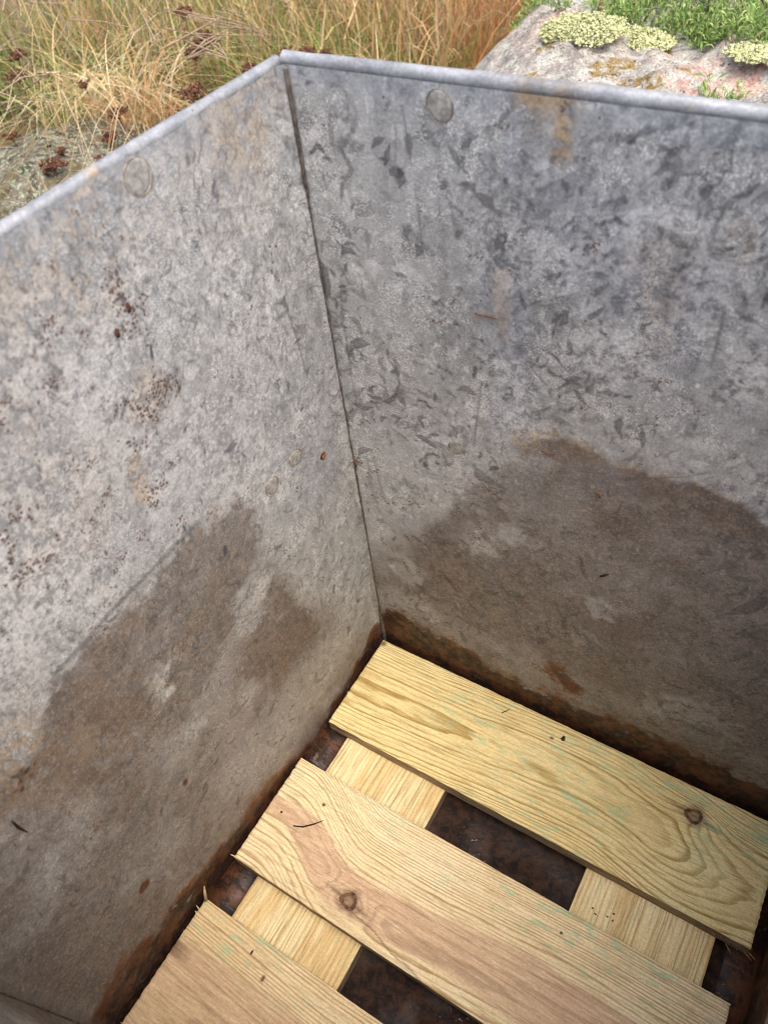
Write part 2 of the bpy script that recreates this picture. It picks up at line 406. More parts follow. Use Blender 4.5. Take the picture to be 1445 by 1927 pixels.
def und(S, Z, x0): return (fbm(S * 9 + 3 * x0, Z * 9, 11) - .5) * .003
def wall(name, p0, along, inward, length, nu, nv, masks, turn=True, label=None, marks=(0, 0, .005, .3, True), seed=0):
    """inner sheet as a fine grid (carries the stains), outer sheet 2 mm behind; ends turn in to the corner seams"""
    s = np.linspace(0, length, nu); T = np.linspace(0, T_TOP, nv)
    off, z = wall_vertical(T)
    S, Z = np.meshgrid(s, z, indexing='ij'); O = np.broadcast_to(off, S.shape).copy()
    if turn:
        rc = .022
        for e in (S, length - S):
            k = np.clip((rc * .66 - e) / rc, 0, 1)
            O = np.maximum(O, rc * (1 - np.sqrt(np.clip(1 - k * k, 0, 1))))
    O = O + und(S, Z, p0[0]) * sst(0, .06, np.minimum(S, length - S)) * sst(FZ + .03, FZ + .1, Z) * sst(.0, .06, H - .0055 - Z)
    P = np.array(p0)[None, None] + S[..., None] * np.array(along) + O[..., None] * np.array(inward)
    V = np.concatenate([P[..., :2], Z[..., None]], -1).reshape(-1, 3)
    A, B = masks(V)
    C = metal_grain(S.ravel() + seed * 1.7, Z.ravel(), 300 + seed)
    D = crystal_marks(s, z, 400 + seed, *marks); E_ = np.stack([PATCH] * 4, 1)
    # outer sheet
    so = np.linspace(0, length, 70); To = np.concatenate([np.linspace(0, RB * math.pi / 2, 11), np.linspace(RB * math.pi / 2 + .01, T_TOP, 90)]); oo, zo = wall_vertical(To)
    So, Zo = np.meshgrid(so, zo, indexing='ij'); Oo = np.broadcast_to(oo, So.shape) - .002
    Zo = np.where(Zo < FZ + RB, Zo - .003 * (1 - (Zo - FZ) / RB), Zo)
    Po = np.array(p0)[None, None] + So[..., None] * np.array(along) + Oo[..., None] * np.array(inward)
    Vo = np.concatenate([Po[..., :2], Zo[..., None]], -1).reshape(-1, 3)
    cr = np.cross(np.array([*along]), np.array([0, 0, 1.]))
    flip = (cr @ np.array(inward)) < 0
    Fq = np.vstack([grid_faces(nu, nv, 0, flip), grid_faces(70, 101, len(V), not flip)])
    Ao = np.zeros((len(Vo), 4)); Bo = np.zeros((len(Vo), 4)); Bo[:, 2] = 1; Ao[:, 1] = .5 * sst(.10, .0, Vo[:, 2] + .05); Ao[:, 0] = .5 * sst(.25, 0, Vo[:, 2])
    Co = metal_grain(So.ravel(), Zo.ravel(), 350 + seed); Do = np.zeros((len(Vo), 4)); Eo = np.repeat(np.clip(norm01(fbg(So.ravel() * 60, Zo.ravel() * 60, 390 + seed, 2, .9), .06), 0, 1)[:, None], 4, 1); Do[:, 3] = sst(.5, .75, fbm(So.ravel() * 60, Zo.ravel() * 5, 395 + seed, 3)); Do[:, 0] = .5 * sst(.6, .68, fbm(So.ravel() * 50, Zo.ravel() * 50, 396 + seed, 2))
    o = mesh_np(name, np.vstack([V, Vo]), Fq, ZINC, tank, True, {'stain_a': np.vstack([A, Ao]), 'stain_b': np.vstack([B, Bo]), 'stain_c': np.vstack([C, Co]), 'stain_d': np.vstack([D, Do]), 'stain_e': np.vstack([E_, Eo])})
    if label: o['label'] = label
    return o

TIDE = .427
def stack4(*a): return np.stack([np.clip(x, 0, 1) for x in a], 1)

def left_masks(V):
    P = V[:, 1:3].copy(); y, z = P[:, 0], P[:, 1]
    n = fbm(y * 30, z * 30, 1) - .5; nf = fbm(y * 110, z * 110, 2, 3) - .5; nb = fbm(y * 8, z * 8, 3)
    # silt below the tide line
    body = LWp([(-60, 1500), (60, 1400), (95, 1300), (125, 1255), (240, 1130), (330, 1030), (405, 950), (440, 930), (480, 935), (500, 975),
                (520, 1040), (560, 1080), (640, 1120), (712, 1150), (730, 1290), (400, 1950), (-500, 2300)])
    sd = poly_sd(P, body)
    silt = sst(-.4, 1, (sd + n * .024 + nf * .018) / (.012 + .060 * sst(-.15, -.08, y))) * (.84 + .35 * sst(.35, .62, nb + n * .4))
    core = poly_sd(P, LWp([(405, 950), (440, 935), (485, 945), (495, 1010), (470, 1110), (420, 1250), (330, 1400), (180, 1420), (110, 1300), (240, 1140)]))
    silt = np.maximum(silt * .86, sst(-.01, .012, core + n * .03 + nf * .02) * .97)
    silt *= 1 - .55 * sst(.012, .0, np.abs(poly_sd(P, LWp([(640, 1160), (690, 1180), (560, 1370), (440, 1530), (350, 1650), (340, 1600), (480, 1400)]))) + n * .01) * 0
    pinkband = poly_sd(P, LWp([(650, 1150), (705, 1165), (600, 1330), (480, 1480), (330, 1690), (300, 1640), (460, 1400)]))
    silt *= 1 - .14 * sst(-.03, .03, pinkband + n * .04)
    for (cx, cy), r, w in (((490, 1120), .026, .42), ((590, 1075), .035, .30), ((310, 1290), .016, .85), ((330, 1650), .01, .6), ((370, 1380), .01, .5), ((470, 1310), .012, .5), ((60, 1620), .03, .3)):
        c = LWp([(cx, cy)])[0]; d = np.hypot(P[:, 0] - c[0], (P[:, 1] - c[1]) * .7)
        silt *= 1 - w * .8 * sst(r * 1.2, r * .2, d + n * r * 3 + nf * r * 1.5)
    # faint haze of silt above
    silt = np.maximum(silt, .16 * sst(.62, .40, z) * sst(.4, .6, nb))
    # rust at the bend
    edge = LWp([(735, 1135), (700, 1185), (650, 1285), (585, 1385), (500, 1480), (410, 1590), (330, 1700), (250, 1790), (165, 1910), (100, 2000)])
    zz = np.interp(y, edge[::-1, 0], edge[::-1, 1])
    rust = sst(.022, -.030, z - zz + n * .035 + nf * .014)
    dk = sst(.03, .0, z + .012)
    for (cx, cy), r in (((608, 858), .004), ((350, 1470), .006), ((40, 1468), .012), ((270, 1670), .008)):
        c = LWp([(cx, cy)])[0]; rust = np.maximum(rust, .8 * sst(r * 1.3, r * .3, np.hypot(*(P - c).T) + nf * r * 1.6))
    # specks
    speck = np.zeros(len(P))
    for pts, r, w in (([(215, 590), (270, 640), (300, 780)], .05, .9), ([(100, 560), (70, 700)], .07, .55), ([(330, 960), (140, 960), (60, 1010)], .07, .6),
                      ([(600, 700), (480, 760)], .03, .3), ([(300, 1300), (200, 1500)], .12, .5)):
        speck = np.maximum(speck, w * sst(r, r * .15, line_dist(P, LWp(pts)) + n * r))
    speck = np.maximum(speck, .12)
    speck = np.maximum(speck, .9 * sst(.016, .0, line_dist(P, LWp([(280, 640), (262, 700), (330, 790)])) + n * .012))
    # ochre
    ochre = np.zeros(len(P))
    for pts, r, w in (([(500, 150), (450, 190), (430, 230), (480, 250)], .03, .5), ([(300, 330), (480, 330)], .05, .22), ([(60, 600), (40, 700)], .05, .3), ([(150, 350), (150, 460), (145, 560)], .016, .5), ([(20, 520), (60, 560), (120, 500)], .05, .4),
                      ([(255, 870), (268, 935)], .008, .8), ([(60, 480), (250, 420)], .05, .28), ([(30, 760), (140, 1000)], .05, .3), ([(60, 1430), (170, 1400), (230, 1370)], .05, .75), ([(250, 1180), (160, 1300)], .02, .5), ([(350, 1200), (420, 1080)], .02, .35), ([(380, 1150), (370, 1170)], .02, .4), ([(270, 720), (300, 760)], .02, .55)):
        ochre = np.maximum(ochre, w * sst(r * 1.3, r * .1, line_dist(P, LWp(pts)) + n * r * 1.3))
    # pale chalk
    pale = np.zeros(len(P))
    for pts, r, w in (([(560, 770), (565, 810), (580, 790)], .013, .9), ([(120, 700), (300, 830), (480, 880)], .05, .5), ([(30, 1060), (120, 1100), (60, 1200)], .05, .75), ([(490, 1080), (500, 1130)], .014, .8),
                      ([(310, 1265), (320, 1310)], .007, .9), ([(325, 1755), (330, 1748)], .004, .9), ([(590, 1080), (540, 1120)], .02, .4), ([(90, 880), (20, 960)], .06, .5), ([(250, 560), (420, 560)], .06, .3)):
        pale = np.maximum(pale, w * sst(r * 1.4, r * .1, line_dist(P, LWp(pts)) + n * r * 1.6))
    # dark marks
    dark = np.zeros(len(P))
    for pts, r, w in (([(284, 650), (287, 672)], .0012, 1), ([(422, 1030), (423, 1042)], .0022, 1), ([(345, 990), (350, 1000)], .001, .8),
                      ([(240, 750), (228, 790)], .0014, .6), ([(535, 560), (560, 640), (575, 700)], .0012, .5), ([(480, 500), (470, 560)], .001, .5)):
        dark = np.maximum(dark, w * sst(r * 1.5, r * .4, line_dist(P, LWp(pts)) + nf * r * 1.2))
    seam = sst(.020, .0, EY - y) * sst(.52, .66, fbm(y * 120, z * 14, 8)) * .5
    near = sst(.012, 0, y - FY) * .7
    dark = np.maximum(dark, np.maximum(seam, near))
    tl = sst(.004, .0005, np.abs(z - TIDE + .0 + n * .006)) * sst(-.335, -.325, y) * sst(-.17, -.19, y)
    dark = np.maximum(dark, tl * .5)
    blue = .45 * sst(.03, .006, H - z + n * .02) + .30 * sst(.05, 0, np.abs(z - (TIDE + .03)) + n * .03) * sst(-.36, -.3, y)  # top band paints bluish sky light into the sheet below the rim
    blue = np.maximum(blue, .4 * sst(.05, .0, line_dist(P, LWp([(560, 770), (600, 900), (540, 830)])) + n * .04))
    fl = np.full(len(P), .18)
    return stack4(silt, rust, ochre, pale), stack4(dark, speck, fl, blue)

def back_masks(V):
    P = V[:, [0, 2]].copy(); x, z = P[:, 0], P[:, 1]
    n = fbm(x * 30, z * 30, 21) - .5; nf = fbm(x * 110, z * 110, 22, 3) - .5; nb = fbm(x * 8, z * 8, 23)
    top = BWp([(690, 1000), (780, 960), (870, 900), (930, 850), (980, 822), (1060, 822), (1140, 850), (1230, 885), (1300, 915), (1370, 945), (1445, 985), (1560, 1020), (1800, 1080)])
    zz = np.interp(x, top[:, 0], top[:, 1])
    soft = .03 + .05 * sst(.14, .05, x)
    sd = zz - z + n * .03 + nf * .01
    silt = sst(-.004, 1, np.clip(sd / soft, -1, 1.02)) * (.80 + .32 * sst(.35, .62, nb + n * .5))
    crisp = sst(-.003, .006, zz - z + n * .018 + nf * .012) * sst(.13, .20, x)
    silt = np.maximum(silt, crisp * (.84 + .26 * sst(.3, .6, nb + n * .5))) * (1 - .08 * sst(.5, .72, fbm(x * 80, z * 7, 32, 3)))
    silt *= 1 - .35 * sst(.14, .07, z) * sst(.06, .1, z)
    for (cx, cy), r, w in (((920, 1030), .018, .5), ((960, 1010), .014, .5), ((1130, 1150), .014, .6), ((1000, 1155), .016, .4), ((1300, 1330), .03, .4), ((1080, 1215), .02, .4), ((780, 1080), .02, .4)):
        c = BWp([(cx, cy)])[0]; silt *= 1 - w * sst(r * 1.2, r * .2, np.hypot(*(P - c).T) + n * r * 3 + nf * r * 1.5)
    edge = BWp([(715, 1140), (780, 1165), (860, 1210), (940, 1258), (1020, 1300), (1100, 1335), (1200, 1370), (1300, 1410), (1400, 1450), (1500, 1480)])
    ze = np.interp(x, edge[:, 0], edge[:, 1])
    rust = sst(.020, -.026, z - ze + n * .035 + nf * .016)
    c = BWp([(1050, 1265), (1075, 1290)])
    rust = np.maximum(rust, .72 * sst(.030, .002, line_dist(P, c) + n * .02 + nf * .014))
    cp = BWp([(1400, 1460), (1445, 1455), (1440, 1475)])
    rust *= 1 - .9 * sst(.016, .006, line_dist(P, cp) + n * .012)
    ochre = np.zeros(len(P))
    for pts, r, w in (([(1000, 178), (1055, 190)], .017, .95), ([(1050, 190), (1056, 240), (1054, 290)], .0085, .95), ([(985, 830), (1060, 828), (1110, 855)], .012, .75), ([(1180, 880), (1300, 915), (1380, 950)], .010, .5),
                      ([(940, 520), (945, 640)], .008, .4), ([(1400, 430), (1400, 480)], .008, .25), ([(1250, 930), (1330, 960), (1400, 1000)], .02, .5), ([(1020, 200), (1000, 230)], .01, .4), ([(1230, 480), (1250, 640)], .02, .25)):
        ochre = np.maximum(ochre, w * sst(r * 1.3, r * .15, line_dist(P, BWp(pts)) + n * r * 1.2))
    pale = np.zeros(len(P))
    for pts, r, w in (([(1095, 190), (1122, 196)], .0035, .95), ([(882, 760), (886, 790)], .006, .8), ([(830, 600), (840, 605)], .005, .7), ([(1140, 640), (1200, 690)], .02, .5), ([(905, 628), (907, 634)], .002, 1),
                      ([(1310, 725), (1312, 728)], .0018, 1), ([(1400, 690), (1420, 720)], .015, .5), ([(960, 700), (985, 790)], .02, .45), ([(930, 430), (1000, 480)], .03, .35), ([(1250, 480), (1330, 620)], .03, .3),
                      ([(905, 1025), (935, 1040)], .006, .7), ([(950, 1110), (1000, 1105)], .003, .6), ([(1070, 1213), (1160, 1216)], .002, .6), ([(1290, 1320), (1330, 1318)], .004, .7)):
        pale = np.maximum(pale, w * sst(r * 1.5, r * .1, line_dist(P, BWp(pts)) + n * r * 1.7))
    pale = np.maximum(pale, .95 * sst(.012, .006, line_dist(P, cp) + n * .010) * .5)
    dark = np.zeros(len(P))
    for pts, w, r in (([(757, 200), (770, 290), (785, 380), (795, 480)], .7, .0009), ([(745, 240), (742, 340)], .4, .0008), ([(905, 720), (890, 850), (885, 910)], .6, .0009), ([(1385, 240), (1360, 380), (1320, 520)], .5, .0016), ([(1345, 260), (1325, 360), (1310, 420)], .5, .0012),
                      ([(1362, 590), (1335, 700), (1305, 810)], .65, .0008), ([(1185, 460), (1150, 620), (1130, 680)], .35, .002), ([(1275, 470), (1240, 620), (1230, 680)], .4, .0035), ([(1445, 850), (1380, 880), (1290, 898), (1170, 902)], .55, .0008),
                      ([(800, 850), (803, 920)], .3, .0014), ([(690, 860), (705, 940)], .5, .0016), ([(700, 850), (722, 940)], .5, .0012), ([(640, 560), (655, 660), (676, 800)], .6, .0014), ([(740, 230), (900, 240), (1030, 225)], .3, .0008), ([(985, 270), (1080, 230), (1150, 228)], .25, .0008),
                      ([(1410, 250), (1395, 330)], .4, .0012)):
        dark = np.maximum(dark, w * .75 * sst(r * 1.7, r * .3, line_dist(P, BWp(pts)) + nf * r * 1.2) * sst(.25, .55, fbm(x * 60, z * 25, 77, 2)))
    # long angular flakes seen one by one
    fr = np.random.RandomState(5)
    for (cx, cy), L, W, a in (((770, 270), 38, 10, 70), ((745, 325), 30, 13, 10), ((710, 265), 26, 10, -35), ((835, 345), 18, 9, 80), ((885, 350), 34, 12, 15), ((915, 375), 40, 14, 35), ((1120, 262), 26, 8, -30), ((1185, 262), 20, 12, 40),
                           ((1250, 310), 22, 8, -40), ((1175, 375), 24, 9, 70), ((1328, 360), 34, 12, 115), ((1245, 280), 22, 8, -30), ((1300, 238), 16, 10, 0), ((1400, 280), 20, 12, 80), ((1160, 415), 16, 10, 50),
                           ((1105, 470), 22, 8, 85), ((1060, 495), 12, 8, 0), ((1135, 520), 22, 8, 0), ((1165, 265), 20, 9, 100), ((1410, 600), 16, 10, 60), ((1340, 480), 16, 8, 20), ((1380, 545), 20, 9, -60), ((1060, 535), 12, 8, 80),
                           ((940, 400), 30, 10, 20), ((1000, 385), 28, 6, 40), ((865, 545), 18, 8, 60), ((790, 470), 20, 9, 70), ((755, 520), 26, 7, 10), ((770, 655), 12, 7, 20), ((830, 590), 12, 9, 0), ((1090, 670), 8, 8, 0), ((1235, 730), 24, 9, 15),
                           ((1370, 720), 18, 9, -20), ((1130, 620), 10, 6, 0), ((985, 570), 24, 6, 60), ((1415, 440), 18, 9, -30), ((1260, 240), 14, 9, 0), ((1040, 300), 20, 8, -60), ((1085, 300), 16, 6, 60), ((1120, 310), 10, 8, 30),
                           ((860, 440), 14, 9, 70), ((1010, 330), 16, 8, -70), ((1065, 350), 20, 7, 60), ((950, 340), 14, 7, 100)):
        A = math.radians(a + 12); Lb = L; c = np.array([cx, cy], float); pts = []
        L *= 1.0; W *= 1.25; bend = fr.normal(0, .45)
        for k in range(6):
            th = 2 * math.pi * k / 6 + fr.uniform(-.35, .35); q = fr.uniform(.55, 1.15) * (1.4 if k in (0, 3) else 1)
            e = np.array([math.cos(th) * L * q * .55, math.sin(th) * W * q * .85]); e[1] += bend * e[0] ** 2 / L; pts.append(c + np.array([e[0] * math.cos(A) - e[1] * math.sin(A), e[0] * math.sin(A) + e[1] * math.cos(A)]))
        dark = np.maximum(dark, fr.uniform(.35, .72) * sst(-.0004, .0005, poly_sd(P, BWp(pts)) + nf * .0016))
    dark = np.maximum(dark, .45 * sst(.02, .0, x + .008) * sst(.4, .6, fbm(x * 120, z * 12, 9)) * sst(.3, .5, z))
    speck = np.maximum(.10, .35 * sst(.3, .5, nb) * sst(.5, .3, z))
    blue = np.zeros(len(P))
    for pts, r, w in (([(945, 540), (965, 720), (970, 800)], .022, .55), ([(970, 220), (955, 300)], .010, .5), ([(1100, 880), (1250, 910), (1420, 970)], .022, .5), ([(1180, 430), (1160, 600)], .02, .4), ([(1290, 560), (1280, 680)], .02, .4), ([(760, 990), (830, 990)], .02, .3),
                      ([(1050, 340), (1100, 520)], .04, .25), ([(1120, 1150), (1135, 1153)], .01, .6), ([(960, 1010), (970, 1030)], .012, .5), ([(1290, 1130), (1300, 1140)], .02, .25)):
        blue = np.maximum(blue, w * sst(r * 1.4, r * .1, line_dist(P, BWp(pts)) + n * r * 1.4))
    blue = np.maximum(blue, .5 * sst(.028, .006, H - z + n * .02))  # bluish sky light painted along the top of the wall
    fl = np.clip(.35 + .75 * sst(.03, .14, x), 0, 1) * sst(.40, .50, z)
    return stack4(silt, rust, ochre, pale), stack4(dark, speck, fl, blue)

def plain_masks(V):
    u = V[:, 0] + V[:, 1]; z = V[:, 2]; n = fbm(u * 30, z * 30, 41) - .5; nb = fbm(u * 8, z * 8, 43)
    silt = sst(-.01, .012, TIDE - z + n * .03) * (.6 + .5 * sst(.35, .6, nb))
    rust = sst(.02, -.02, z - .06 + n * .05)
    o = np.zeros(len(V))
    return stack4(silt, rust, o, o + .1), stack4(o, o + .2, o + .6, .25 * sst(.05, .02, H - z))  # last channel paints bluish sky light along the top

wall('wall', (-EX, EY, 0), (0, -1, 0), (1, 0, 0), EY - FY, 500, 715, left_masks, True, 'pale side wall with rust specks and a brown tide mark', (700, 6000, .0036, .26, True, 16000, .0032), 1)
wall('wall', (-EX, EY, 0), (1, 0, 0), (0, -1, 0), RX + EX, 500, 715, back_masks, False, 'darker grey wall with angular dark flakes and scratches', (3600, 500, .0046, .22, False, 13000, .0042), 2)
wall('wall', (-EX, FY, 0), (1, 0, 0), (0, 1, 0), RX + EX, 160, 220, plain_masks, False, None, (300, 300, .006, .33, True), 3)
wall('wall', (RX, EY, 0), (0, -1, 0), (-1, 0, 0), EY - FY, 160, 220, plain_masks, True, None, (300, 300, .006, .33, True), 4)

# floor sheet
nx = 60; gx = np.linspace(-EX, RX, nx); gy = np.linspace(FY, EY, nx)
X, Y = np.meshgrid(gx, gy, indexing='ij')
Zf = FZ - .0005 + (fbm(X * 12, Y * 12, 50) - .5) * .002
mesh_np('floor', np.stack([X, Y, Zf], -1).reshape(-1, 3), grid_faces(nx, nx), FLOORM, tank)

# rolled rim: one rounded fold along each wall, turned outwards
def rim(p0, p1, inward, lift=0.0, jitter=.0006, seed=0):
    p0 = np.array(p0, float); p1 = np.array(p1, float); inward = np.array(inward, float)
    n = 160; k = 15; r = .0047
    L = np.linalg.norm(p1 - p0); s = np.linspace(0, 1, n)
    ang = np.radians(np.linspace(-38, 250, k))
    V = []; A = []; B = []
    for i, t in enumerate(s):
        c = p0 + (p1 - p0) * t - inward * (r - .00004)
        rr = r * (1 + (fbm(t * L * 30, seed, 60) - .5) * .16)
        w = (fbm(t * L * 9, seed, 61) - .5) * jitter * 4
        for a in ang:
            q = c + inward * math.cos(a) * rr
            V.append((q[0], q[1], H - .0047 + lift + w * math.sin(max(a, 0)) + math.sin(a) * rr))
    V = np.array(V)
    nb = fbm(V[:, 0] * 40 + V[:, 1] * 40, V[:, 2] * 90, 62 + seed) 
    A = np.zeros((len(V), 4)); B = np.zeros((len(V), 4))
    B[:, 3] = .6; B[:, 2] = 1.0; B[:, 0] = .30 * sst(.3, .65, nb) + .17; B[:, 1] = .04  # blue channel puts the sky's bluish light into the rim colour
    for pts, r0, w in (([(183, 330), (190, 342)], .006, .8), ([(1000, 176), (1060, 190)], .012, .75), ([(1280, 215), (1288, 220)], .006, .3)):
        src = np.array([hit(x, y, 0, -EX) if x < 500 else hit(x, y, 1, EY) for x, y in pts])
        d = np.min([np.linalg.norm(V - q, axis=1) for q in src], 0)
        A[:, 2] = np.maximum(A[:, 2], w * sst(r0 * 1.5, r0 * .3, d + (nb - .5) * r0)); 
    B[:, 3] *= 1 - A[:, 2]
    A[:, 3] = .10 * sst(.5, .7, nb)
    Fq = grid_faces(n, k)
    cr = np.cross(p1 - p0, inward)
    Fq = Fq if cr[2] < 0 else Fq[:, ::-1]
    return mesh_np('rim', V, Fq, ZINC, tank, True, {'stain_a': A, 'stain_b': B, 'stain_c': metal_grain(V[:, 0] + V[:, 1] * 1.3, V[:, 2] + V[:, 1] * .2, 370 + seed), 'stain_d': np.stack([np.zeros(len(V)), .25 * sst(.45, .7, nb), np.zeros(len(V)), np.zeros(len(V))], 1), 'stain_e': np.full((len(V), 4), .5)})
rim((-EX, EY + .004, 0), (-EX, FY, 0), (1, 0, 0), 0, seed=1)
rim((-EX + .0015, EY, 0), (RX, EY, 0), (0, -1, 0), .003, seed=2)
rim((-EX, FY, 0), (RX, FY, 0), (0, 1, 0), .001, seed=3)
rim((RX, EY, 0), (RX, FY, 0), (-1, 0, 0), 0, seed=4)

# corner seams
def seam(x, y, dx, dy, wide_top=True, seed=0):
    mb = MB(); n = 70; pts = []; rs = []
    r_ = np.random.RandomState(seed)
    for i in range(n):
        t = i / (n - 1); z = FZ + .02 + (H - .006 - FZ - .02) * t
        w = .0005 + .0006 * r_.rand() ** 2
        if wide_top and t > .86: w = .0006 + .0009 * sst(.86, .90, t)
        if t < .12: w = .0016 + .003 * r_.rand() * (1 - t / .12)
        pts.append((x + dx * .0008 + (r_.rand() - .5) * .0004, y + dy * .0008 + (r_.rand() - .5) * .0004, z)); rs.append(w)
    mb.tube(pts, rs, 7)
    return mb.build('seam', SEAM, tank)
seam(-EX + .0055, EY - .001, 0, 0, True, 1)
seam(-EX + .0055, FY + .001, 0, 0, False, 2)
seam(RX - .0055, EY - .001, 0, 0, False, 3)
seam(RX - .0055, FY + .001, 0, 0, False, 4)

def on_left(px, py, h=.0008):
    p = hit(px, py, 0, -EX); o = float(und(np.array(EY - p[1]), np.array(p[2]), -EX)) * float(sst(0, .06, H - .0055 - p[2])); p[0] += o + h + .0008; return p
def on_back(px, py, h=.0008):
    p = hit(px, py, 1, EY); o = float(und(np.array(p[0] + EX), np.array(p[2]), -EX)) * float(sst(0, .06, H - .0055 - p[2])); p[1] -= o + h + .0008; return p
# flush rivet heads on the walls
def rivet(center, normal, seed, a=.0085, b=.0105):
    r_ = np.random.RandomState(seed); nrm = Vector(normal)
    up = Vector((0, 0, 1)); side = up.cross(nrm)
    V = []; k = 28
    prof = [(0.0, .0005), (.55, .0005), (.80, .0004), (.93, .0001), (1.0, -.0012)]
    ph = r_.uniform(0, 6)
    for q, hgt in prof:
        for j in range(k):
            th = 2 * math.pi * j / k; e = 1 + .05 * math.sin(2 * th + ph) + .03 * math.sin(3 * th)
            V.append(Vector(center) + side * (math.cos(th) * a * q * e) + up * (math.sin(th) * b * q * e) + nrm * hgt)
    Fs = [(i * k + j, (i + 1) * k + j, (i + 1) * k + (j + 1) % k, i * k + (j + 1) % k) for i in range(1, len(prof) - 1) for j in range(k)]
    Fs = [tuple(k + j for j in range(k))] + Fs
    return mesh_np('rivet', V[:], [f if True else f for f in Fs], RIVETM, tank)
t_ = NT('rivet_head'); n_ = t_.noise(220, 4, .75)
c_ = t_.mix(t_.step(n_, .35, .65), (.22, .21, .19), (.42, .40, .36))
RIVETM = t_.fin(c_, .6, t_.bump(t_.noise(300, 3), .0006, .7), .4)
t_ = NT('rivet_ring'); RINGM = t_.fin(t_.mix(t_.step(t_.noise(200, 3), .4, .6), (.15, .125, .095), (.34, .28, .20)), .7, None, .3)
def rivet_ring(rv, center, normal, a, b):
    mb = MB(); nrm = Vector(normal); up = Vector((0, 0, 1)); side = up.cross(nrm); pts = []
    for j in range(33):
        th = 2 * math.pi * j / 32; pts.append(Vector(center) + side * math.cos(th) * a * 1.0 + up * math.sin(th) * b * 1.0 + nrm * .0001)
    mb.tube(pts, [.00015 + .00022 * (1 + math.sin(j * .4 + a * 900)) for j in range(33)], 5, False)
    mb.build('ring', RINGM, rv)
for k, (px, py, w, a, b) in enumerate(((827, 200, 'b', .009, .010), (857, 843, 'b', .007, .0075), (558, 862, 'l', .0085, .0085), (513, 915, 'l', .009, .0095), (260, 333, 'l', .0105, .0105))):
    if w == 'b': c = on_back(px, py, -.0008); nr = (0, -1, 0)
    else: c = on_left(px, py, -.0008); nr = (1, 0, 0)
    rv = rivet(c, nr, k, a, b); rivet_ring(rv, c, nr, a, b)
    if k == 4: rv['label'] = 'ochre stained rivet head just below the rim'

# ------------------------------------------------------------------ slatted wooden platform
pal = thing('slatted_platform', 'new pale pine slatted platform of three boards on two bearers on the tank floor', 'platform', (0, 0, FZ + .0005))
PZ = -(FZ + .0005)
def board(name, x0, x1, y0, y1, ztop, thick, mat, field, du=.0012, tilt=0.0, skew=0.0, seed=0):
    """fine grid on top, rough-sawn sides; field(u, v) -> phase, heart, green, knot (u along the board, v across it)"""
    L = x1 - x0; W = y0 - y1; nu = int(L / du); nv = int(W / du)
    u, v = np.meshgrid(np.linspace(0, L, nu), np.linspace(0, W, nv), indexing='ij')
    f = field(u.ravel(), v.ravel())
    f[:, 0] += 1.7 * (vnoise(f[:, 0] * .42, f[:, 0] * 0 + 3.3, seed) - .5) + .5 * (fbm(u.ravel() * 30, v.ravel() * 220, seed + 7, 2) - .5)
    bx = np.minimum(u, L - u); by = np.minimum(v, W - v)
    e = np.minimum(bx, by); zt = -.0012 * sst(.0025, 0, e) * (.5 + fbm(u * 200, v * 200, seed, 2))
    jx = (fbm(v * 260, u * 5, seed + 1, 3) - .5) * .0016 * sst(.004, 0, bx) * np.where(u < L / 2, 1, -1)
    jy = (fbm(u * 60, v * 5, seed + 2, 3) - .5) * .0010 * sst(.004, 0, by)
    X = x0 + u + jx + skew * v; Y = y0 - v + jy; Z = ztop + zt + tilt * (u - L / 2)
    top = np.stack([X, Y, Z], -1).reshape(-1, 3)
    idx = np.arange(nu * nv).reshape(nu, nv)
    loop = np.concatenate([idx[:, 0], idx[-1, 1:], idx[-2::-1, -1], idx[0, -2:0:-1]])
    B = top[loop]; m_ = len(loop)
    r1 = B.copy(); r1[:, 2] -= thick * .5; r1[:, :2] += rng.normal(0, .0003, (m_, 2))
    r2 = B.copy(); r2[:, 2] = ztop - thick + tilt * 0
    V = np.vstack([top, B, r1, r2]); o = nu * nv
    q = [grid_faces(nu, nv, 0, True)]
    k = np.arange(m_); k2 = (k + 1) % m_
    for a in (0, 1): q.append(np.stack([o + a * m_ + k, o + a * m_ + k2, o + (a + 1) * m_ + k2, o + (a + 1) * m_ + k], 1)[:, ::-1])
    q[0] = grid_faces(nu, nv, 0, True)
    Fq = np.vstack(q); mi = np.concatenate([np.zeros(len(q[0])), np.ones(len(q[1]) * 2)])
    bb = len(V); V = np.vstack([V, [[x0 + .001, y0 - .001, ztop - thick + .0003], [x1 - .001, y0 - .001, ztop - thick + .0003], [x1 - .001, y1 + .001, ztop - thick + .0003], [x0 + .001, y1 + .001, ztop - thick + .0003]]])
    Fq = np.vstack([Fq, [[bb, bb + 1, bb + 2, bb + 3]]]); mi = np.append(mi, 1)
    A = np.vstack([f, f[loop], f[loop], f[loop], np.zeros((4, 4))])
    V[:, 2] += PZ
    return mesh_np(name, V, Fq, mat, pal, True, {'grain': A}, [mat, EDGE], mi)

def knot_mask(u, v, ku, kv, r, seed):
    d = np.hypot((u - ku) * .85, (v - kv)) ; a = np.arctan2(v - kv, u - ku)
    d = d * (1 + .10 * np.sin(3 * a + seed)) + (fbm(u * 300, v * 300, seed, 2) - .5) * .0012
    core = sst(r * 1.05, r * .9, d) * (.62 + .38 * sst(r * .3, r * .12, np.abs(d - r * .78)) - .14 * sst(r * .4, r * .1, d))
    halo = sst(r * 1.9, r * .9, d + (fbm(u * 150, v * 300, seed + 1, 2) - .5) * r) * .5
    tail = sst(r * .45, 0, np.abs(v - kv - .12 * (u - ku)) + (fbm(u * 90, v * 300, seed + 2, 2) - .5) * .003) * sst(r * 4.5, r * .8, np.abs(u - ku)) * .7
    return np.clip(np.maximum(np.maximum(core, halo), tail), 0, 1)

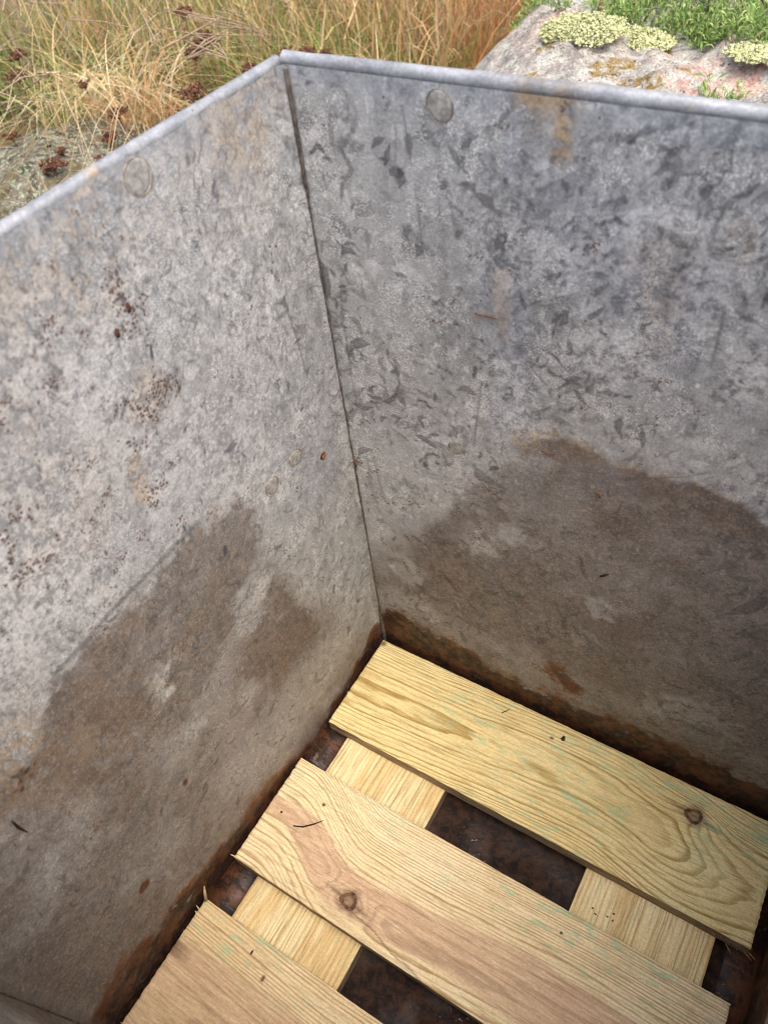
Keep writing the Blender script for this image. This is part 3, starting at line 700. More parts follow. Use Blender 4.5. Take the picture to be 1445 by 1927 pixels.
def green_mask(u, v, seed, lo=.55, hi=.68):
    return sst(lo, hi, fbm(u * 75, v * 230, seed, 3)) * sst(.35, .6, fbm(u * 9, v * 14, seed + 5, 2))

def field1(u, v):
    vc = .072 - .02 * sst(.0, .3, u) + .030 * sst(.30, .47, u)
    d = .050 + .016 * sst(.37, .50, u) - .002 * sst(.36, .0, u)
    wob = (fbm(u * 7, v * 22, 70, 3) - .5) * .0035
    r = np.sqrt((v - vc) ** 2 + d ** 2) + wob
    ku, kv = .409, .032
    kd = np.hypot((u - ku) * .62, v - kv)
    r = r - .010 * np.exp(-(kd / .016) ** 2) + .0030 * np.exp(-(kd / .03) ** 2)
    ph = (r / .0037) + .25 * np.maximum(0, .03 - v) / .0037
    heart = .75 * sst(.008, .002, np.hypot((u - .252) * .22, v - .065 - .1 * (u - .252)) + (fbm(u * 60, v * 200, 75, 2) - .5) * .004)
    heart = np.maximum(heart, .5 * sst(.006, .002, np.hypot((u - .385) * .35, v - .045)))
    heart = np.maximum(heart, .6 * sst(.05, .0, u) * sst(.03, .06, v) * sst(.5, .7, fbm(u * 14, v * 60, 78, 2)))
    gr = green_mask(u, v, 71, .50, .64) * (.7 + .5 * sst(.2, .45, u)) + .5 * sst(.03, .0, np.hypot((u - .43) * .7, v - .07))
    kn = knot_mask(u, v, ku, kv, .0085, 1.2) * 1.0
    kn = np.maximum(kn, .7 * sst(.006, .002, np.hypot(u - .003, v - .005)))
    kn = np.maximum(kn, .8 * sst(.0028, .0012, np.hypot(u - .243, v - .022) + (fbm(u * 500, v * 500, 6, 2) - .5) * .002))
    return np.stack([ph + 40, heart, np.clip(gr, 0, 1), kn], 1)
def field2(u, v):
    ku, kv = .134, .103
    vc = .062 + .042 * sst(.02, .13, u) - .012 * sst(.16, .4, u)
    d = .040 + .006 * u
    r = np.sqrt((v - vc) ** 2 + d ** 2) + (fbm(u * 6, v * 24, 80, 3) - .5) * .003
    kd = np.hypot((u - ku) * .55, v - kv)
    r = r + .013 * np.exp(-(kd / .014) ** 2)
    ph = r / .0035 + .2 * np.maximum(0, vc - v - .02) / .0035
    band_c = .060 + .036 * sst(.02, .13, u) - .012 * sst(.15, .3, u)
    hw = .020 + .004 * np.sin(u * 23) + .006 * sst(.12, .2, u) - .010 * sst(.10, .0, u)
    heart = .9 * sst(hw + .003, hw - .004, np.abs(v - band_c) + (fbm(u * 10, v * 60, 84, 3) - .5) * .006)
    heart *= .75 + .4 * fbm(u * 20, v * 90, 85, 3)
    heart = np.maximum(heart, .8 * sst(.022, .006, kd))
    kn = knot_mask(u, v, ku, kv, .0085, 2.5)
    gr = green_mask(u, v, 81) * sst(.06, .03, v) + .5 * green_mask(u, v, 82) * sst(.10, .12, v)
    kn = np.maximum(kn, .9 * sst(.0026, .0012, np.hypot(u - .055, v - .033)))
    crack = sst(.0011, .0003, np.abs(v - kv - .004 - .22 * (u - ku) + .0012 * np.sin(u * 120))) * sst(.0, .01, u - ku) * sst(.20, .06, u - ku) * .6
    kn = np.maximum(kn, crack)
    return np.stack([ph + 40, np.clip(heart, 0, 1), np.clip(gr, 0, 1), kn], 1)
def field3(u, v):
    vc = .085 + .01 * np.sin(u * 8)
    d = .042
    r = np.sqrt((v - vc) ** 2 + d ** 2) + (fbm(u * 6, v * 24, 90, 3) - .5) * .003
    ph = r / .0035 + .15 * np.maximum(0, .05 - v) / .0035
    heart = .85 * sst(.032, .045, v + (fbm(u * 8, v * 50, 94, 3) - .5) * .02) * (.65 + .5 * fbm(u * 14, v * 70, 95, 3))
    gr = green_mask(u, v, 91) * sst(.05, .02, v)
    kn = np.zeros_like(u)
    kn = np.maximum(kn, .9 * sst(.0026, .001, np.hypot((u - .098) , (v - .028) * .6)))
    ends = .55 * sst(.03, .0, u) * sst(.66, .78, fbm(u * 4, v * 130, 97, 2)); kn = np.maximum(kn, ends)
    return np.stack([ph + 40, np.clip(heart, 0, 1), np.clip(gr, 0, 1), kn], 1)
def fieldb(seed):
    def f(u, v):
        ph = (v + (fbm(u * 5, v * 20, seed, 3) - .5) * .010) / .0052 + 60
        heart = .55 * sst(.56, .68, fbm(u * 9, v * 70, seed + 2, 2))
        return np.stack([ph, heart, .35 * green_mask(u, v, seed + 4), np.zeros_like(u)], 1)
    return f
TH = .0203
B1 = board('deck_board', -.0025, .489, 0, -.130, 0, TH, WOOD_A, field1, seed=1)
B2 = board('deck_board', -.0055, .485, -.184, -.3125, 0, TH, WOOD_B, field2, seed=4)
B3 = board('deck_board', -.0055, .486, -.3605, -.4895, 0, TH, WOOD_C, field3, seed=9)
B1['label'] = 'yellow board with a dark knot and looping grain near its right end'
B2['label'] = 'pinkish board with a round dark knot near its left end'
B3['label'] = 'brownish board with a torn splinter at its corner'
def bearer(xa, xb, ya, yb, seed):
    # a board running the other way: build along x, then swap axes
    o = board('bearer', ya, yb, xb, xa, -TH, .0208, WOOD_D, fieldb(seed), .0015, seed=seed)
    n = len(o.data.vertices); co = np.empty(n * 3, np.float32); o.data.vertices.foreach_get('co', co); co = co.reshape(-1, 3)
    co = np.stack([co[:, 1], co[:, 0], co[:, 2]], 1); o.data.vertices.foreach_set('co', co.ravel()); o.data.flip_normals(); o.data.update()
    return o
bearer(.022, .157, -.492, -.004, 100)
b_ = bearer(.327, .461, -.492, -.004, 110); b_['label'] = 'bearer with dark smudges near its middle'

# torn fibres and splinters on the sawn ends
def fibres(parent, spots, seed):
    r_ = np.random.RandomState(seed)
    for (x, y, z, dx, dy, dz, L, w) in spots:
        p = Vector((x, y, z + PZ)); d = Vector((dx, dy, dz)).normalized()
        q = Vector(r_.normal(0, .25, 3))
        pts = [p, p + d * L * .5 + q * L * .12, p + d * L + q * L * .35]
        mb = MB(); mb.tube(pts, [w, w * .8, w * .2], 5); mb.build('splinter', FIBRE, parent)
r_ = np.random.RandomState(11)
fibres(B3, [(-.004, -.362, -.001, -.15, .35, 1, .030, .0022), (-.0055, -.372, -.003, -1, .2, .4, .006, .0011), (-.0055, -.376, -.003, -1, .2, .2, .004, .001)], 1)
for b, x, ya, yb, n in ((B3, -.0055, -.49, -.362, 26), (B2, -.0055, -.312, -.186, 22), (B1, -.0025, -.13, -.004, 16)):
    fibres(b, [(x, r_.uniform(ya, yb), -r_.uniform(.001, .006), -1, r_.normal(0, .6), r_.normal(0, .5), r_.uniform(.001, .003), r_.uniform(.0002, .0004)) for _ in range(n // 2)], 3 + n)
fibres(B2, [(-.005, -.311, -.002, -.9, -.3, .6, .007, .0009)], 8)
fibres(B1, [(.487, -.129, -.012, .9, -.4, .2, .012, .0004), (.486, -.13, -.015, .9, -.5, .1, .010, .0004), (.455, -.131, -.02, .2, -1, .1, .014, .0004), (.47, -.131, -.018, .9, -1, .1, .01, .0004)]
       + [(r_.uniform(.30, .489), -.1305, -r_.uniform(.004, .018), r_.normal(0, 1), -1, r_.normal(0, .4), r_.uniform(.0015, .004), .00022) for _ in range(16)]
       + [(r_.uniform(.0, .3), -.1305, -r_.uniform(.004, .018), r_.normal(0, 1), -.8, r_.normal(0, .4), r_.uniform(.001, .003), .0002) for _ in range(10)], 9)
fibres(B2, [(r_.uniform(.25, .485), -.184, -r_.uniform(.0, .006), r_.normal(0, 1), 1, r_.normal(0, .4), r_.uniform(.001, .003), .00022) for _ in range(12)], 10)

# ------------------------------------------------------------------ needles and crumbs lying about
def needle(name, label, pts, r, mat, cat='needle', group=None):
    base = Vector(pts[0]); mb = MB()
    P = [Vector(p) - base for p in pts]
    mb.tube(P, [r * .7] + [r] * (len(P) - 2) + [r * .35], 6)
    o = mb.build(name, mat); o.location = base; return tag(o, label, cat, group)
def on_board(px, py, h=.0008): p = hit(px, py, 2, h); return p
needle('pine_needle', 'long curved black pine needle on the pinkish board near its left end', [on_board(552, 1554), on_board(570, 1556), on_board(590, 1551), on_board(609, 1544)], .0009, NEEDLE)
needle('pine_needle', 'short straight dark needle on the yellow board', [on_board(944, 1341), on_board(950, 1339), on_board(958, 1335)], .0007, NEEDLE)
needle('pine_needle', 'rusty brown needle stuck on the darker wall high above the boards', [on_back(894, 588), on_back(905, 591), on_back(925, 595), on_back(942, 601)], .0008, BROWN_NEEDLE)
needle('pine_needle', 'bent black needle stuck low on the pale wall at the picture edge', [on_left(20, 1543), on_left(30, 1553), on_left(48, 1563)], .0010, NEEDLE)
needle('pine_needle', 'small dark stick on the silted part of the darker wall', [on_back(1130, 1083), on_back(1138, 1081), on_back(1146, 1079)], .0011, NEEDLE)
needle('pine_needle', 'short brown stick on the darker wall just below the tide line', [on_back(1124, 922), on_back(1127, 928), on_back(1130, 936)], .001, BROWN_NEEDLE)
needle('pine_needle', 'thin brown needle on the tide line of the darker wall', [on_back(1020, 846), on_back(1038, 851), on_back(1058, 851)], .0006, BROWN_NEEDLE)
def crumb(label, p, r, mat, seed, flat=(1, 1, 1), cat='crumb'):
    r_ = np.random.RandomState(seed); V = []; n = 9; mth = 6
    for i in range(mth):
        a = math.pi * i / (mth - 1)
        for j in range(n):
            b = 2 * math.pi * j / n; q = r * (1 + r_.uniform(-.3, .3))
            V.append((math.sin(a) * math.cos(b) * q * flat[0], math.sin(a) * math.sin(b) * q * flat[1], math.cos(a) * q * flat[2]))
    Fs = [(i * n + j, (i + 1) * n + j, (i + 1) * n + (j + 1) % n, i * n + (j + 1) % n) for i in range(mth - 1) for j in range(n)]
    o = mesh_np('dirt_crumb', V, Fs, mat); o.location = Vector(p); return tag(o, label, cat)
crumb('dark round crumb of dirt on the yellow board', on_board(1060, 1390, .001), .0028, NEEDLE, 1, (1, 1, .6))
crumb('small black crumb on the brownish board', on_board(474, 1792, .001), .0018, NEEDLE, 2, (.6, 1.6, .6))
crumb('tiny dark crumb at the upper left of the pinkish board', on_board(530, 1528, .0008), .0013, NEEDLE, 3, (1, 1, .7))
crumb('dark brown flake high on the pale wall', on_left(240, 578, .0003), .0030, simple_material('rust_flake', (.05, .022, .012), (.12, .05, .025), 300), 4, (.25, .55, 1))
crumb('rounder brown flake below another on the pale wall', on_left(219, 626, .0003), .0027, bpy.data.materials['rust_flake'], 5, (.25, .7, 1))
crumb('orange rust flake beside the two rivet heads', on_left(608, 858, .0005), .0028, simple_material('orange_flake', (.20, .06, .02), (.34, .12, .045), 300), 6, (.25, 1, .9))
crumb('brown chip wedged in the corner seam', hit(669, 872, 0, -EX + .008), .0028, BROWN_NEEDLE, 7, (.5, .5, 1.6))
r_ = np.random.RandomState(21)
sm = []
for x, y in ((786, 618), (795, 640), (840, 650), (860, 665), (865, 640), (905, 735), (920, 730), (850, 690)):
    sm.append(hit(722 + x / 2, 1400 + y / 2, 2, -TH + .0006))
for k, p in enumerate(sm[:5]):
    crumb(('black speck at the upper left of the smudge on the right bearer', 'black speck below the first one of the smudge on the right bearer', 'black speck at the middle of the smudge on the right bearer', 'black speck low in the smudge on the right bearer', 'black speck at the right of the smudge on the right bearer')[k], p, .0010, NEEDLE, 30 + k, (1.3, .7, .5))

# ------------------------------------------------------------------ ground and rock
def rock_h(x, y):
    """height of the granite outcrop behind the tank (above the ground plane)"""
    wob = (fbm(x * 2.2, y * 2.2, 120, 3) - .5) * .16
    left = sst(-.86, -.30, x + wob + .10 * (y - 1.2))
    front = sst(.30, 1.02, y + wob * .8)
    back = 1 - sst(2.6, 3.4, y)
    right = 1 - sst(1.9, 2.6, x)
    h = left * front * back * right
    return h * (.30 + .085 * np.clip(y - 1.0, -1, 1.2) + (fbm(x * 5, y * 5, 121, 4) - .5) * .10 + (fbm(x * 18, y * 18, 122, 3) - .5) * .045 + (fbm(x * 55, y * 55, 123, 2) - .5) * .012) + (h - 1) * .08
g_ = NT('field_soil')
gn = g_.noise(9, 5, .7)
GM = g_.fin(g_.mix(g_.step(gn, .35, .65), (.07, .055, .028), (.20, .15, .08)), .95, g_.bump(g_.noise(40, 4), .02, .8), .1)
ax = np.concatenate([np.linspace(-200, -8, 14), np.linspace(-7, 7, 141), np.linspace(8, 200, 14)])
X, Y = np.meshgrid(ax, ax, indexing='ij')
Zg = GZ + (fbm(X * .9, Y * .9, 130, 4) - .5) * .06 * sst(.9, 1.6, np.hypot(X - .25, Y + .25)) - .004
ground = mesh_np('ground', np.stack([X, Y, Zg], -1).reshape(-1, 3), grid_faces(len(ax), len(ax)), GM)
tag(ground, 'dry brown soil under the grass', 'ground', kind='structure')

n = 330; gx = np.linspace(-.95, 2.7, n); gy = np.linspace(.2, 3.5, n)
X, Y = np.meshgrid(gx, gy, indexing='ij'); Zr = GZ + rock_h(X, Y)
P = np.stack([X.ravel(), Y.ravel()], 1)
moss = np.zeros(len(P)); pink = np.zeros(len(P)); nn = fbm(P[:, 0] * 14, P[:, 1] * 14, 140) - .5
def rockpt(px, py):
    z = .25
    for _ in range(12):
        p = hit(px, py, 2, z); z = .5 * z + .5 * (GZ + float(rock_h(np.array(p[0]), np.array(p[1]))))
    return p
for pts, r in (([(1115, 133), (1165, 120)], .045), ([(1180, 168), (1245, 165)], .05), ([(1270, 123), (1290, 128)], .035), ([(1225, 95), (1255, 95)], .028), ([(1010, 98), (1020, 96)], .03), ([(1000, 142), (1005, 143)], .03)):
    q = np.array([rockpt(*p)[:2] for p in pts]); moss = np.maximum(moss, .53 * sst(r * 1.2, r * .2, line_dist(P, q) + nn * r * 2.4))
for pts, r in (([(1350, 125), (1445, 130)], .09), ([(1320, 165), (1440, 160)], .07), ([(1120, 60), (1160, 62)], .05), ([(1000, 45), (1050, 40)], .06)):
    q = np.array([rockpt(*p)[:2] for p in pts]); pink = np.maximum(pink, sst(r * 1.5, r * .2, line_dist(P, q) + nn * r * 1.4))
rock = mesh_np('granite_rock', np.stack([X, Y, Zr], -1).reshape(-1, 3), grid_faces(n, n), ROCK, None, True, {'rock_mask': np.stack([moss, pink, moss * 0, moss * 0], 1)})
tag(rock, 'large pinkish granite outcrop crusted with pale lichen behind the tank', 'rock')

def boulder(name, label, c, sx, sy, sz, seed, moss=.2, mat=None):
    nu, nv = 90, 60; a, b = np.meshgrid(np.linspace(0, 2 * np.pi, nu), np.linspace(0.02, np.pi - .02, nv), indexing='ij')
    d = np.stack([np.sin(b) * np.cos(a), np.sin(b) * np.sin(a), np.cos(b)], -1)
    q = 1 + (fbm(d[..., 0] * 2 + d[..., 2] * 1.3, d[..., 1] * 2 + d[..., 2], seed, 4) - .5) * .55 + (fbm(d[..., 0] * 9, d[..., 1] * 9 + d[..., 2] * 5, seed + 1, 3) - .5) * .14
    V = d * q[..., None] * np.array([sx, sy, sz]); V[-1] = V[0]
    nn = fbm(d[..., 0] * 3, d[..., 1] * 3, seed + 2, 3)
    msk = np.stack([sst(.6, .7, nn) * moss * 3, nn * .3, nn * 0, nn * 0], -1).reshape(-1, 4)
    o = mesh_np(name, V.reshape(-1, 3), grid_faces(nu, nv, 0, True), mat or ROCK, None, True, {'rock_mask': msk}); o.location = Vector(c)
    return tag(o, label, 'rock')
t_ = NT('mossy_rock'); n_ = t_.noise(26, 5, .75, .4); n2_ = t_.noise(70, 4, .75)
c_ = t_.mix(t_.step(n_, .35, .62), (.07, .058, .04), (.25, .21, .16))
c_ = t_.mix(t_.mul(t_.step(n2_, .50, .58), .85), c_, t_.mix(t_.step(t_.noise(160, 3), .4, .6), (.25, .29, .18), (.50, .54, .40)))
c_ = t_.mix(t_.mul(t_.step(t_.noise(12, 4, .7), .52, .62), .6), c_, (.15, .12, .05))
MOSSY = t_.fin(c_, .95, t_.bump(t_.add(n_, n2_), .02, .9), .1)
p = hit(150, 300, 2, 0.02)
boulder('lichen_rock', 'low rounded rock under grey green lichen among the grass left of the tank', (p[0] - .02, p[1] - .06, GZ - .02), .36, .33, .15, 150, .1, MOSSY)
p = rockpt(1425, 206)
boulder('lichen_stone', 'small pale lichen crusted stone at the right behind the rim', (p[0] + .06, p[1] - .06, p[2] - .01), .14, .07, .05, 160, .1)

# ------------------------------------------------------------------ vegetation
def blades(name, base, height, lean_dir, lean, curl, width, tint, seg=4, face=None):
    """one mesh of tapering grass blades: arrays per blade"""
    n = len(base); r_ = np.random.RandomState(n % 1000)
    t = np.linspace(0, 1, seg + 1)
    fa = r_.uniform(0, 2 * np.pi, n) if face is None else face
    ld = np.stack([np.cos(lean_dir), np.sin(lean_dir)], 1)
    hor = height[:, None] * (lean[:, None] * t + curl[:, None] * t ** 3)
    ver = height[:, None] * (t - .45 * np.clip(lean[:, None], 0, 2) * t ** 2 * .5 - np.clip(curl[:, None], 0, 1.6) * .55 * t ** 4)
    wob = (r_.rand(n, 1) - .5) * .06 * height[:, None] * np.sin(t * 6 + r_.rand(n, 1) * 6)
    c = np.zeros((n, seg + 1, 3))
    c[..., 0] = base[:, 0:1] + hor * ld[:, 0:1] - wob * ld[:, 1:2]; c[..., 1] = base[:, 1:2] + hor * ld[:, 1:2] + wob * ld[:, 0:1]; c[..., 2] = base[:, 2:3] + ver
    w = width[:, None] * np.array([.75, 1, .9, .65, .06] if seg == 4 else np.linspace(1, .08, seg + 1))
    sdv = np.stack([np.cos(fa), np.sin(fa), np.zeros(n)], 1)[:, None, :] * w[..., None] * .5
    V = np.stack([c - sdv, c + sdv], 2).reshape(-1, 3)
    o = (np.arange(n) * (seg + 1) * 2)[:, None]; k = np.arange(seg)[None] * 2
    q = np.stack([o + k, o + k + 1, o + k + 3, o + k + 2], -1).reshape(-1, 4)
    tv = np.repeat(tint, (seg + 1) * 2, 0)
    tv = np.concatenate([tv, np.ones((len(tv), 1))], 1)
    return mesh_np(name, V, q, BLADE, None, True, {'tint': tv})

STRAW = np.array([[.60, .43, .20], [.68, .51, .26], [.52, .34, .15], [.74, .59, .34], [.40, .26, .12]])
ORANGE = np.array([[.60, .31, .14], [.66, .39, .19], [.54, .25, .11], [.70, .46, .24]])
GREY = np.array([[.42, .32, .24], [.34, .26, .19], [.48, .39, .30], [.37, .27, .20]])
GREEN = np.array([[.18, .25, .06], [.25, .32, .09], [.33, .37, .12], [.14, .21, .05], [.40, .42, .16]])
def pick(pal_, n): return pal_[rng.randint(0, len(pal_), n)] * rng.uniform(.8, 1.15, (n, 1))

def free(x, y):
    ok = ~((x > -.12) & (x < .62) & (y > -.62) & (y < .14))
    return ok & (rock_h(x, y) < .02)
def field_grass():
    N = 150000
    x = rng.uniform(-3.9, .6, N); y = rng.uniform(.15, 4.6, N)
    # wedge the photograph looks over, denser with clumps
    d = np.hypot(x - .34, y + .41)
    den = .35 + .9 * sst(.35, .65, fbm(x * 4.5, y * 4.5, 200, 2))
    lr = hit(150, 300, 2, .02)
    rockc = np.hypot((x - lr[0]) / .46, (y - lr[1]) / .42)
    k = free(x, y) & (rng.rand(N) < den) & (d > .95) & (d < 5.2) & (rockc > 1.15) & (np.arctan2(-(x - .34), y + .41) < 1.25)
    x, y = x[k], y[k]; n = len(x); d = d[k]
    zone = fbm(x * 1.6, y * 1.6, 210, 3)
    px = np.arctan2(x - .34, y + .41)     # angle round the viewer
    gprob = np.clip(.52 + .5 * (fbm(x * 3, y * 3, 211, 3) - .5) * 2 - .32 * sst(-.60, -.40, px), .05, .8)
    kind = rng.rand(n)
    tint = pick(STRAW, n)
    og = rng.rand(n) < np.clip(.12 + .42 * sst(-.62, -.45, px) + .5 * (zone - .5), 0, .75); tint[og] = pick(ORANGE, og.sum())
    gy_ = rng.rand(n) < .38 * sst(-.80, -1.0, px) + .1; tint[gy_] = pick(GREY, gy_.sum())
    gg = kind < gprob; tint[gg] = pick(GREEN, gg.sum())
    h = rng.uniform(.16, .46, n) * (.75 + .5 * zone); h[gg] *= .72
    h *= .28 + .72 * sst(1.3, 2.7, d)
    dirn = rng.uniform(0, 2 * np.pi, n); lean = np.abs(rng.normal(0, .30, n)); curl = np.abs(rng.normal(0, .28, n))
    wid = rng.uniform(.0022, .0060, n)
    z = np.full(n, GZ)
    return blades('field_grass', np.stack([x, y, z], 1), h, dirn, lean, curl, wid, tint)
tag(field_grass(), 'tall dry straw coloured grass mixed with green beyond the tank', 'grass', kind='stuff')
def far_grass():
    N = 90000; a = rng.uniform(0, 2 * np.pi, N); d = np.concatenate([np.sqrt(rng.uniform(.3 ** 2, 7 ** 2, 50000)), np.sqrt(rng.uniform(.3 ** 2, 2.2 ** 2, 40000))]); x = .3 + d * np.cos(a); y = -.3 + d * np.sin(a)
    inview = (x < .6) & (y > .15) & (d > 1.0) & (d < 4.6)
    k = free(x, y) & ~inview; x, y = x[k], y[k]; n = len(x)
    tint = pick(STRAW, n); g = rng.rand(n) < .4; tint[g] = pick(GREEN, g.sum())
    return blades('meadow_grass', np.stack([x, y, np.full(n, GZ)], 1), rng.uniform(.06, .22, n) * (.45 + .55 * sst(.5, 2.0, d[k])) * (1 + .8 * sst(2, 4, d[k])), rng.uniform(0, 6.28, n), np.abs(rng.normal(.1, .35, n)), np.abs(rng.normal(.2, .3, n)), rng.uniform(.003, .006, n), tint)
tag(far_grass(), 'dry meadow grass round the rest of the tank', 'grass', kind='stuff')

# a tussock with bleached drooping leaf tips
def tussock(name, label, px, py, n, hmin, hmax, spread, pal_, group=None, curl=.85, width=(.004, .008)):
    c = hit(px, py, 2, GZ); a = rng.uniform(0, 2 * np.pi, n); rr = spread * np.sqrt(rng.rand(n))
    base = np.stack([c[0] * 0 + rr * np.cos(a), rr * np.sin(a), np.zeros(n)], 1)
    tint = pick(pal_, n)
    o = blades(name, base, rng.uniform(hmin, hmax, n), rng.normal(.1, 1.0, n) + (rng.rand(n) < .25) * 3.0, np.abs(rng.normal(.15, .15, n)), np.abs(rng.normal(curl, .25, n)), rng.uniform(*width, n), tint, 7)
    o.location = (c[0], c[1], GZ); return tag(o, label, 'grass tuft', group)
BLEACH = np.vstack([[[.78, .65, .42], [.74, .61, .36], [.82, .70, .48]], STRAW[:2]])
tussock('grass_tuft', 'bleached tuft with drooping pale leaf tips in the middle of the grass', 190, 285, 200, .26, .46, .13, np.vstack([BLEACH, GREEN[1:3]]))
tussock('grass_tuft', 'golden tuft of curled leaves standing just behind the left rim', 290, 290, 170, .22, .44, .07, np.vstack([BLEACH, ORANGE]))
tussock('grass_tuft', 'green tuft with yellowing blades beside the lichen rock', 150, 225, 170, .18, .34, .12, np.vstack([GREEN, BLEACH[:1]]))
tussock('grass_tuft', 'orange brown tuft of tall stems in front of the granite outcrop', 800, 130, 420, .25, .52, .26, np.vstack([ORANGE, STRAW[:1]]), None, .35, (.002, .004))
tussock('grass_tuft', 'tan upright tuft at the left foot of the granite outcrop', 900, 60, 300, .25, .50, .22, np.vstack([STRAW, ORANGE[:1]]), None, .3, (.002, .004))

# thin dead stalks lying across the grass
DRY = simple_material('dry_stalk', (.26, .19, .13), (.40, .30, .20), 90)
mb = MB()
def stalk(mb, a, b, r=.0016, sag=.03):
    a = Vector(a); b = Vector(b); m_ = (a + b) / 2 + Vector((random.uniform(-1, 1) * .02, random.uniform(-1, 1) * .02, sag * random.uniform(-.3, 1)))
    mb.tube([a, a.lerp(m_, .55), m_, m_.lerp(b, .6), b], [r, r, r * .9, r * .8, r * .5], 5)
for k in range(16):
    # bundle from upper left towards the tank corner
    p = hit(random.uniform(300, 420), random.uniform(10, 70), 2, random.uniform(.22, .36)); q = hit(random.uniform(470, 540), random.uniform(60, 112), 2, random.uniform(.10, .26))
    stalk(mb, p, q, random.uniform(.0009, .0017))
for x0, y0, x1, y1 in ((350, 112, 425, 60), (355, 108, 440, 50), (350, 60, 428, 106), (352, 112, 430, 111), (375, 80, 425, 105), (360, 100, 410, 70), (300, 95, 420, 30), (345, 75, 420, 104)):
    stalk(mb, hit(x0, y0, 2, .24), hit(x1, y1, 2, .27), .0022, .01)
for k in range(9):
    x = random.uniform(-10, 130); y = random.uniform(90, 240); a = random.gauss(-.45, .35); L = random.uniform(60, 190)
    z = random.uniform(.1, .34); stalk(mb, hit(x - L / 2 * math.cos(a), y - L / 2 * math.sin(a), 2, z), hit(x + L / 2 * math.cos(a), y + L / 2 * math.sin(a), 2, z + random.uniform(-.06, .06)), random.uniform(.0009, .0018))
for k in range(16):
    x = random.uniform(-20, 330); y = random.uniform(-20, 110); a = random.gauss(-1.2, .5); L = random.uniform(60, 160); z = random.uniform(.15, .4)
    stalk(mb, hit(x - L / 2 * math.cos(a), y - L / 2 * math.sin(a), 2, z), hit(x + L / 2 * math.cos(a), y + L / 2 * math.sin(a), 2, z - random.uniform(0, .15)), random.uniform(.0009, .0018))
for k in range(8):
    x = random.uniform(0, 170); y = random.uniform(265, 400); a = random.gauss(-.2, .8); L = random.uniform(40, 110); z = random.uniform(.10, .17)
    stalk(mb, hit(x - L / 2 * math.cos(a), y - L / 2 * math.sin(a), 2, z), hit(x + L / 2 * math.cos(a), y + L / 2 * math.sin(a), 2, z), random.uniform(.0009, .0016), .02)
tag(mb.build('straw_stalks', DRY), 'thin dead grey brown stalks fallen across the grass', 'dead stalks', kind='stuff')

# dried umbels
HEAD = simple_material('dried_umbel', (.075, .034, .023), (.17, .08, .052), 150, .9, .1, .001)
STEM = simple_material('umbel_stem', (.14, .07, .04), (.24, .13, .08), 120)
def umbel(label, px, py, z, size, seed):
    size *= .48; z -= .05; c = hit(px, py, 2, z); r_ = np.random.RandomState(seed)
    th = thing('dried_flower', label, 'dried flower', (c[0], c[1], GZ), 'dark brown dried flower heads in the grass')
    top = Vector((0, 0, z - GZ - .02)); foot = Vector((r_.normal(0, .03), r_.normal(0, .03), 0))
    mb = MB(); mb.tube([foot, foot.lerp(top, .5) + Vector((.008, 0, 0)), top], [.0026, .0022, .0018], 6)
    hb = MB(); nb_ = 13
    for k in range(nb_):
        a = 2.4 * k; q = size * math.sqrt((k + .5) / nb_); e = Vector((q * math.cos(a), q * math.sin(a), .02 + r_.uniform(-.35, .35) * size - q * .2))
        mb.tube([top, top + Vector((e.x * .5, e.y * .5, e.z * .75)), top + e], [.0012, .001, .0009], 4)
        for j in range(14):
            cc = top + e + Vector(r_.normal(0, size * .17, 3) * np.array([1, 1, .6])); s_ = size * r_.uniform(.09, .17)
            M = [Vector(v) * s_ * r_.uniform(.7, 1.3) for v in ((1, 0, 0), (-1, 0, 0), (0, 1, 0), (0, -1, 0), (0, 0, 1), (0, 0, -1))]
            hb.add([cc + v for v in M], [(0, 2, 4), (2, 1, 4), (1, 3, 4), (3, 0, 4), (2, 0, 5), (1, 2, 5), (3, 1, 5), (0, 3, 5)])
    mb.build('stem', STEM, th); hb.build('flower_head', HEAD, th, False)
for k, (px, py, z, s_, lab) in enumerate((
    (30, 100, .24, .052, 'flat dark dried flower head at the far left edge of the grass'),
    (32, 138, .20, .055, 'ragged dried flower head below the flat one at the left edge'),
    (158, 155, .22, .032, 'small dried flower head behind the bleached tuft'),
    (221, 210, .18, .048, 'dried flower head between the bleached and golden tufts'),
    (205, 255, .14, .044, 'drooping dried flower head at the back edge of the lichen rock'),
    (97, 306, .15, .055, 'broad dried flower head lying across the lichen rock'),
    (114, 281, .15, .028, 'tiny dried flower head on the upper part of the lichen rock'),
    (193, 298, .14, .036, 'dried flower head between the lichen rock and the rim'),
    (20, 252, .14, .040, 'dried flower head low at the left edge above the rock'),
    (364, 172, .22, .060, 'spreading dried flower head close behind the left rim'),
    (388, 68, .28, .062, 'largest dried flower head under the crossed pale stalks'),
    (366, 96, .24, .050, 'dried flower head just below the largest one'),
    (346, 18, .30, .046, 'dried flower head nearest the top edge of the picture'),
    (470, 124, .22, .036, 'dried flower head half hidden by the rim left of the corner'),
    (538, 95, .22, .040, 'dried flower head right above the tank corner'),
    (580, 93, .22, .040, 'dried flower head just right of the tank corner'),
    (612, 97, .22, .030, 'small dried flower head over the right part of the rim'))):
    umbel(lab, px, py, z, s_, 300 + k)

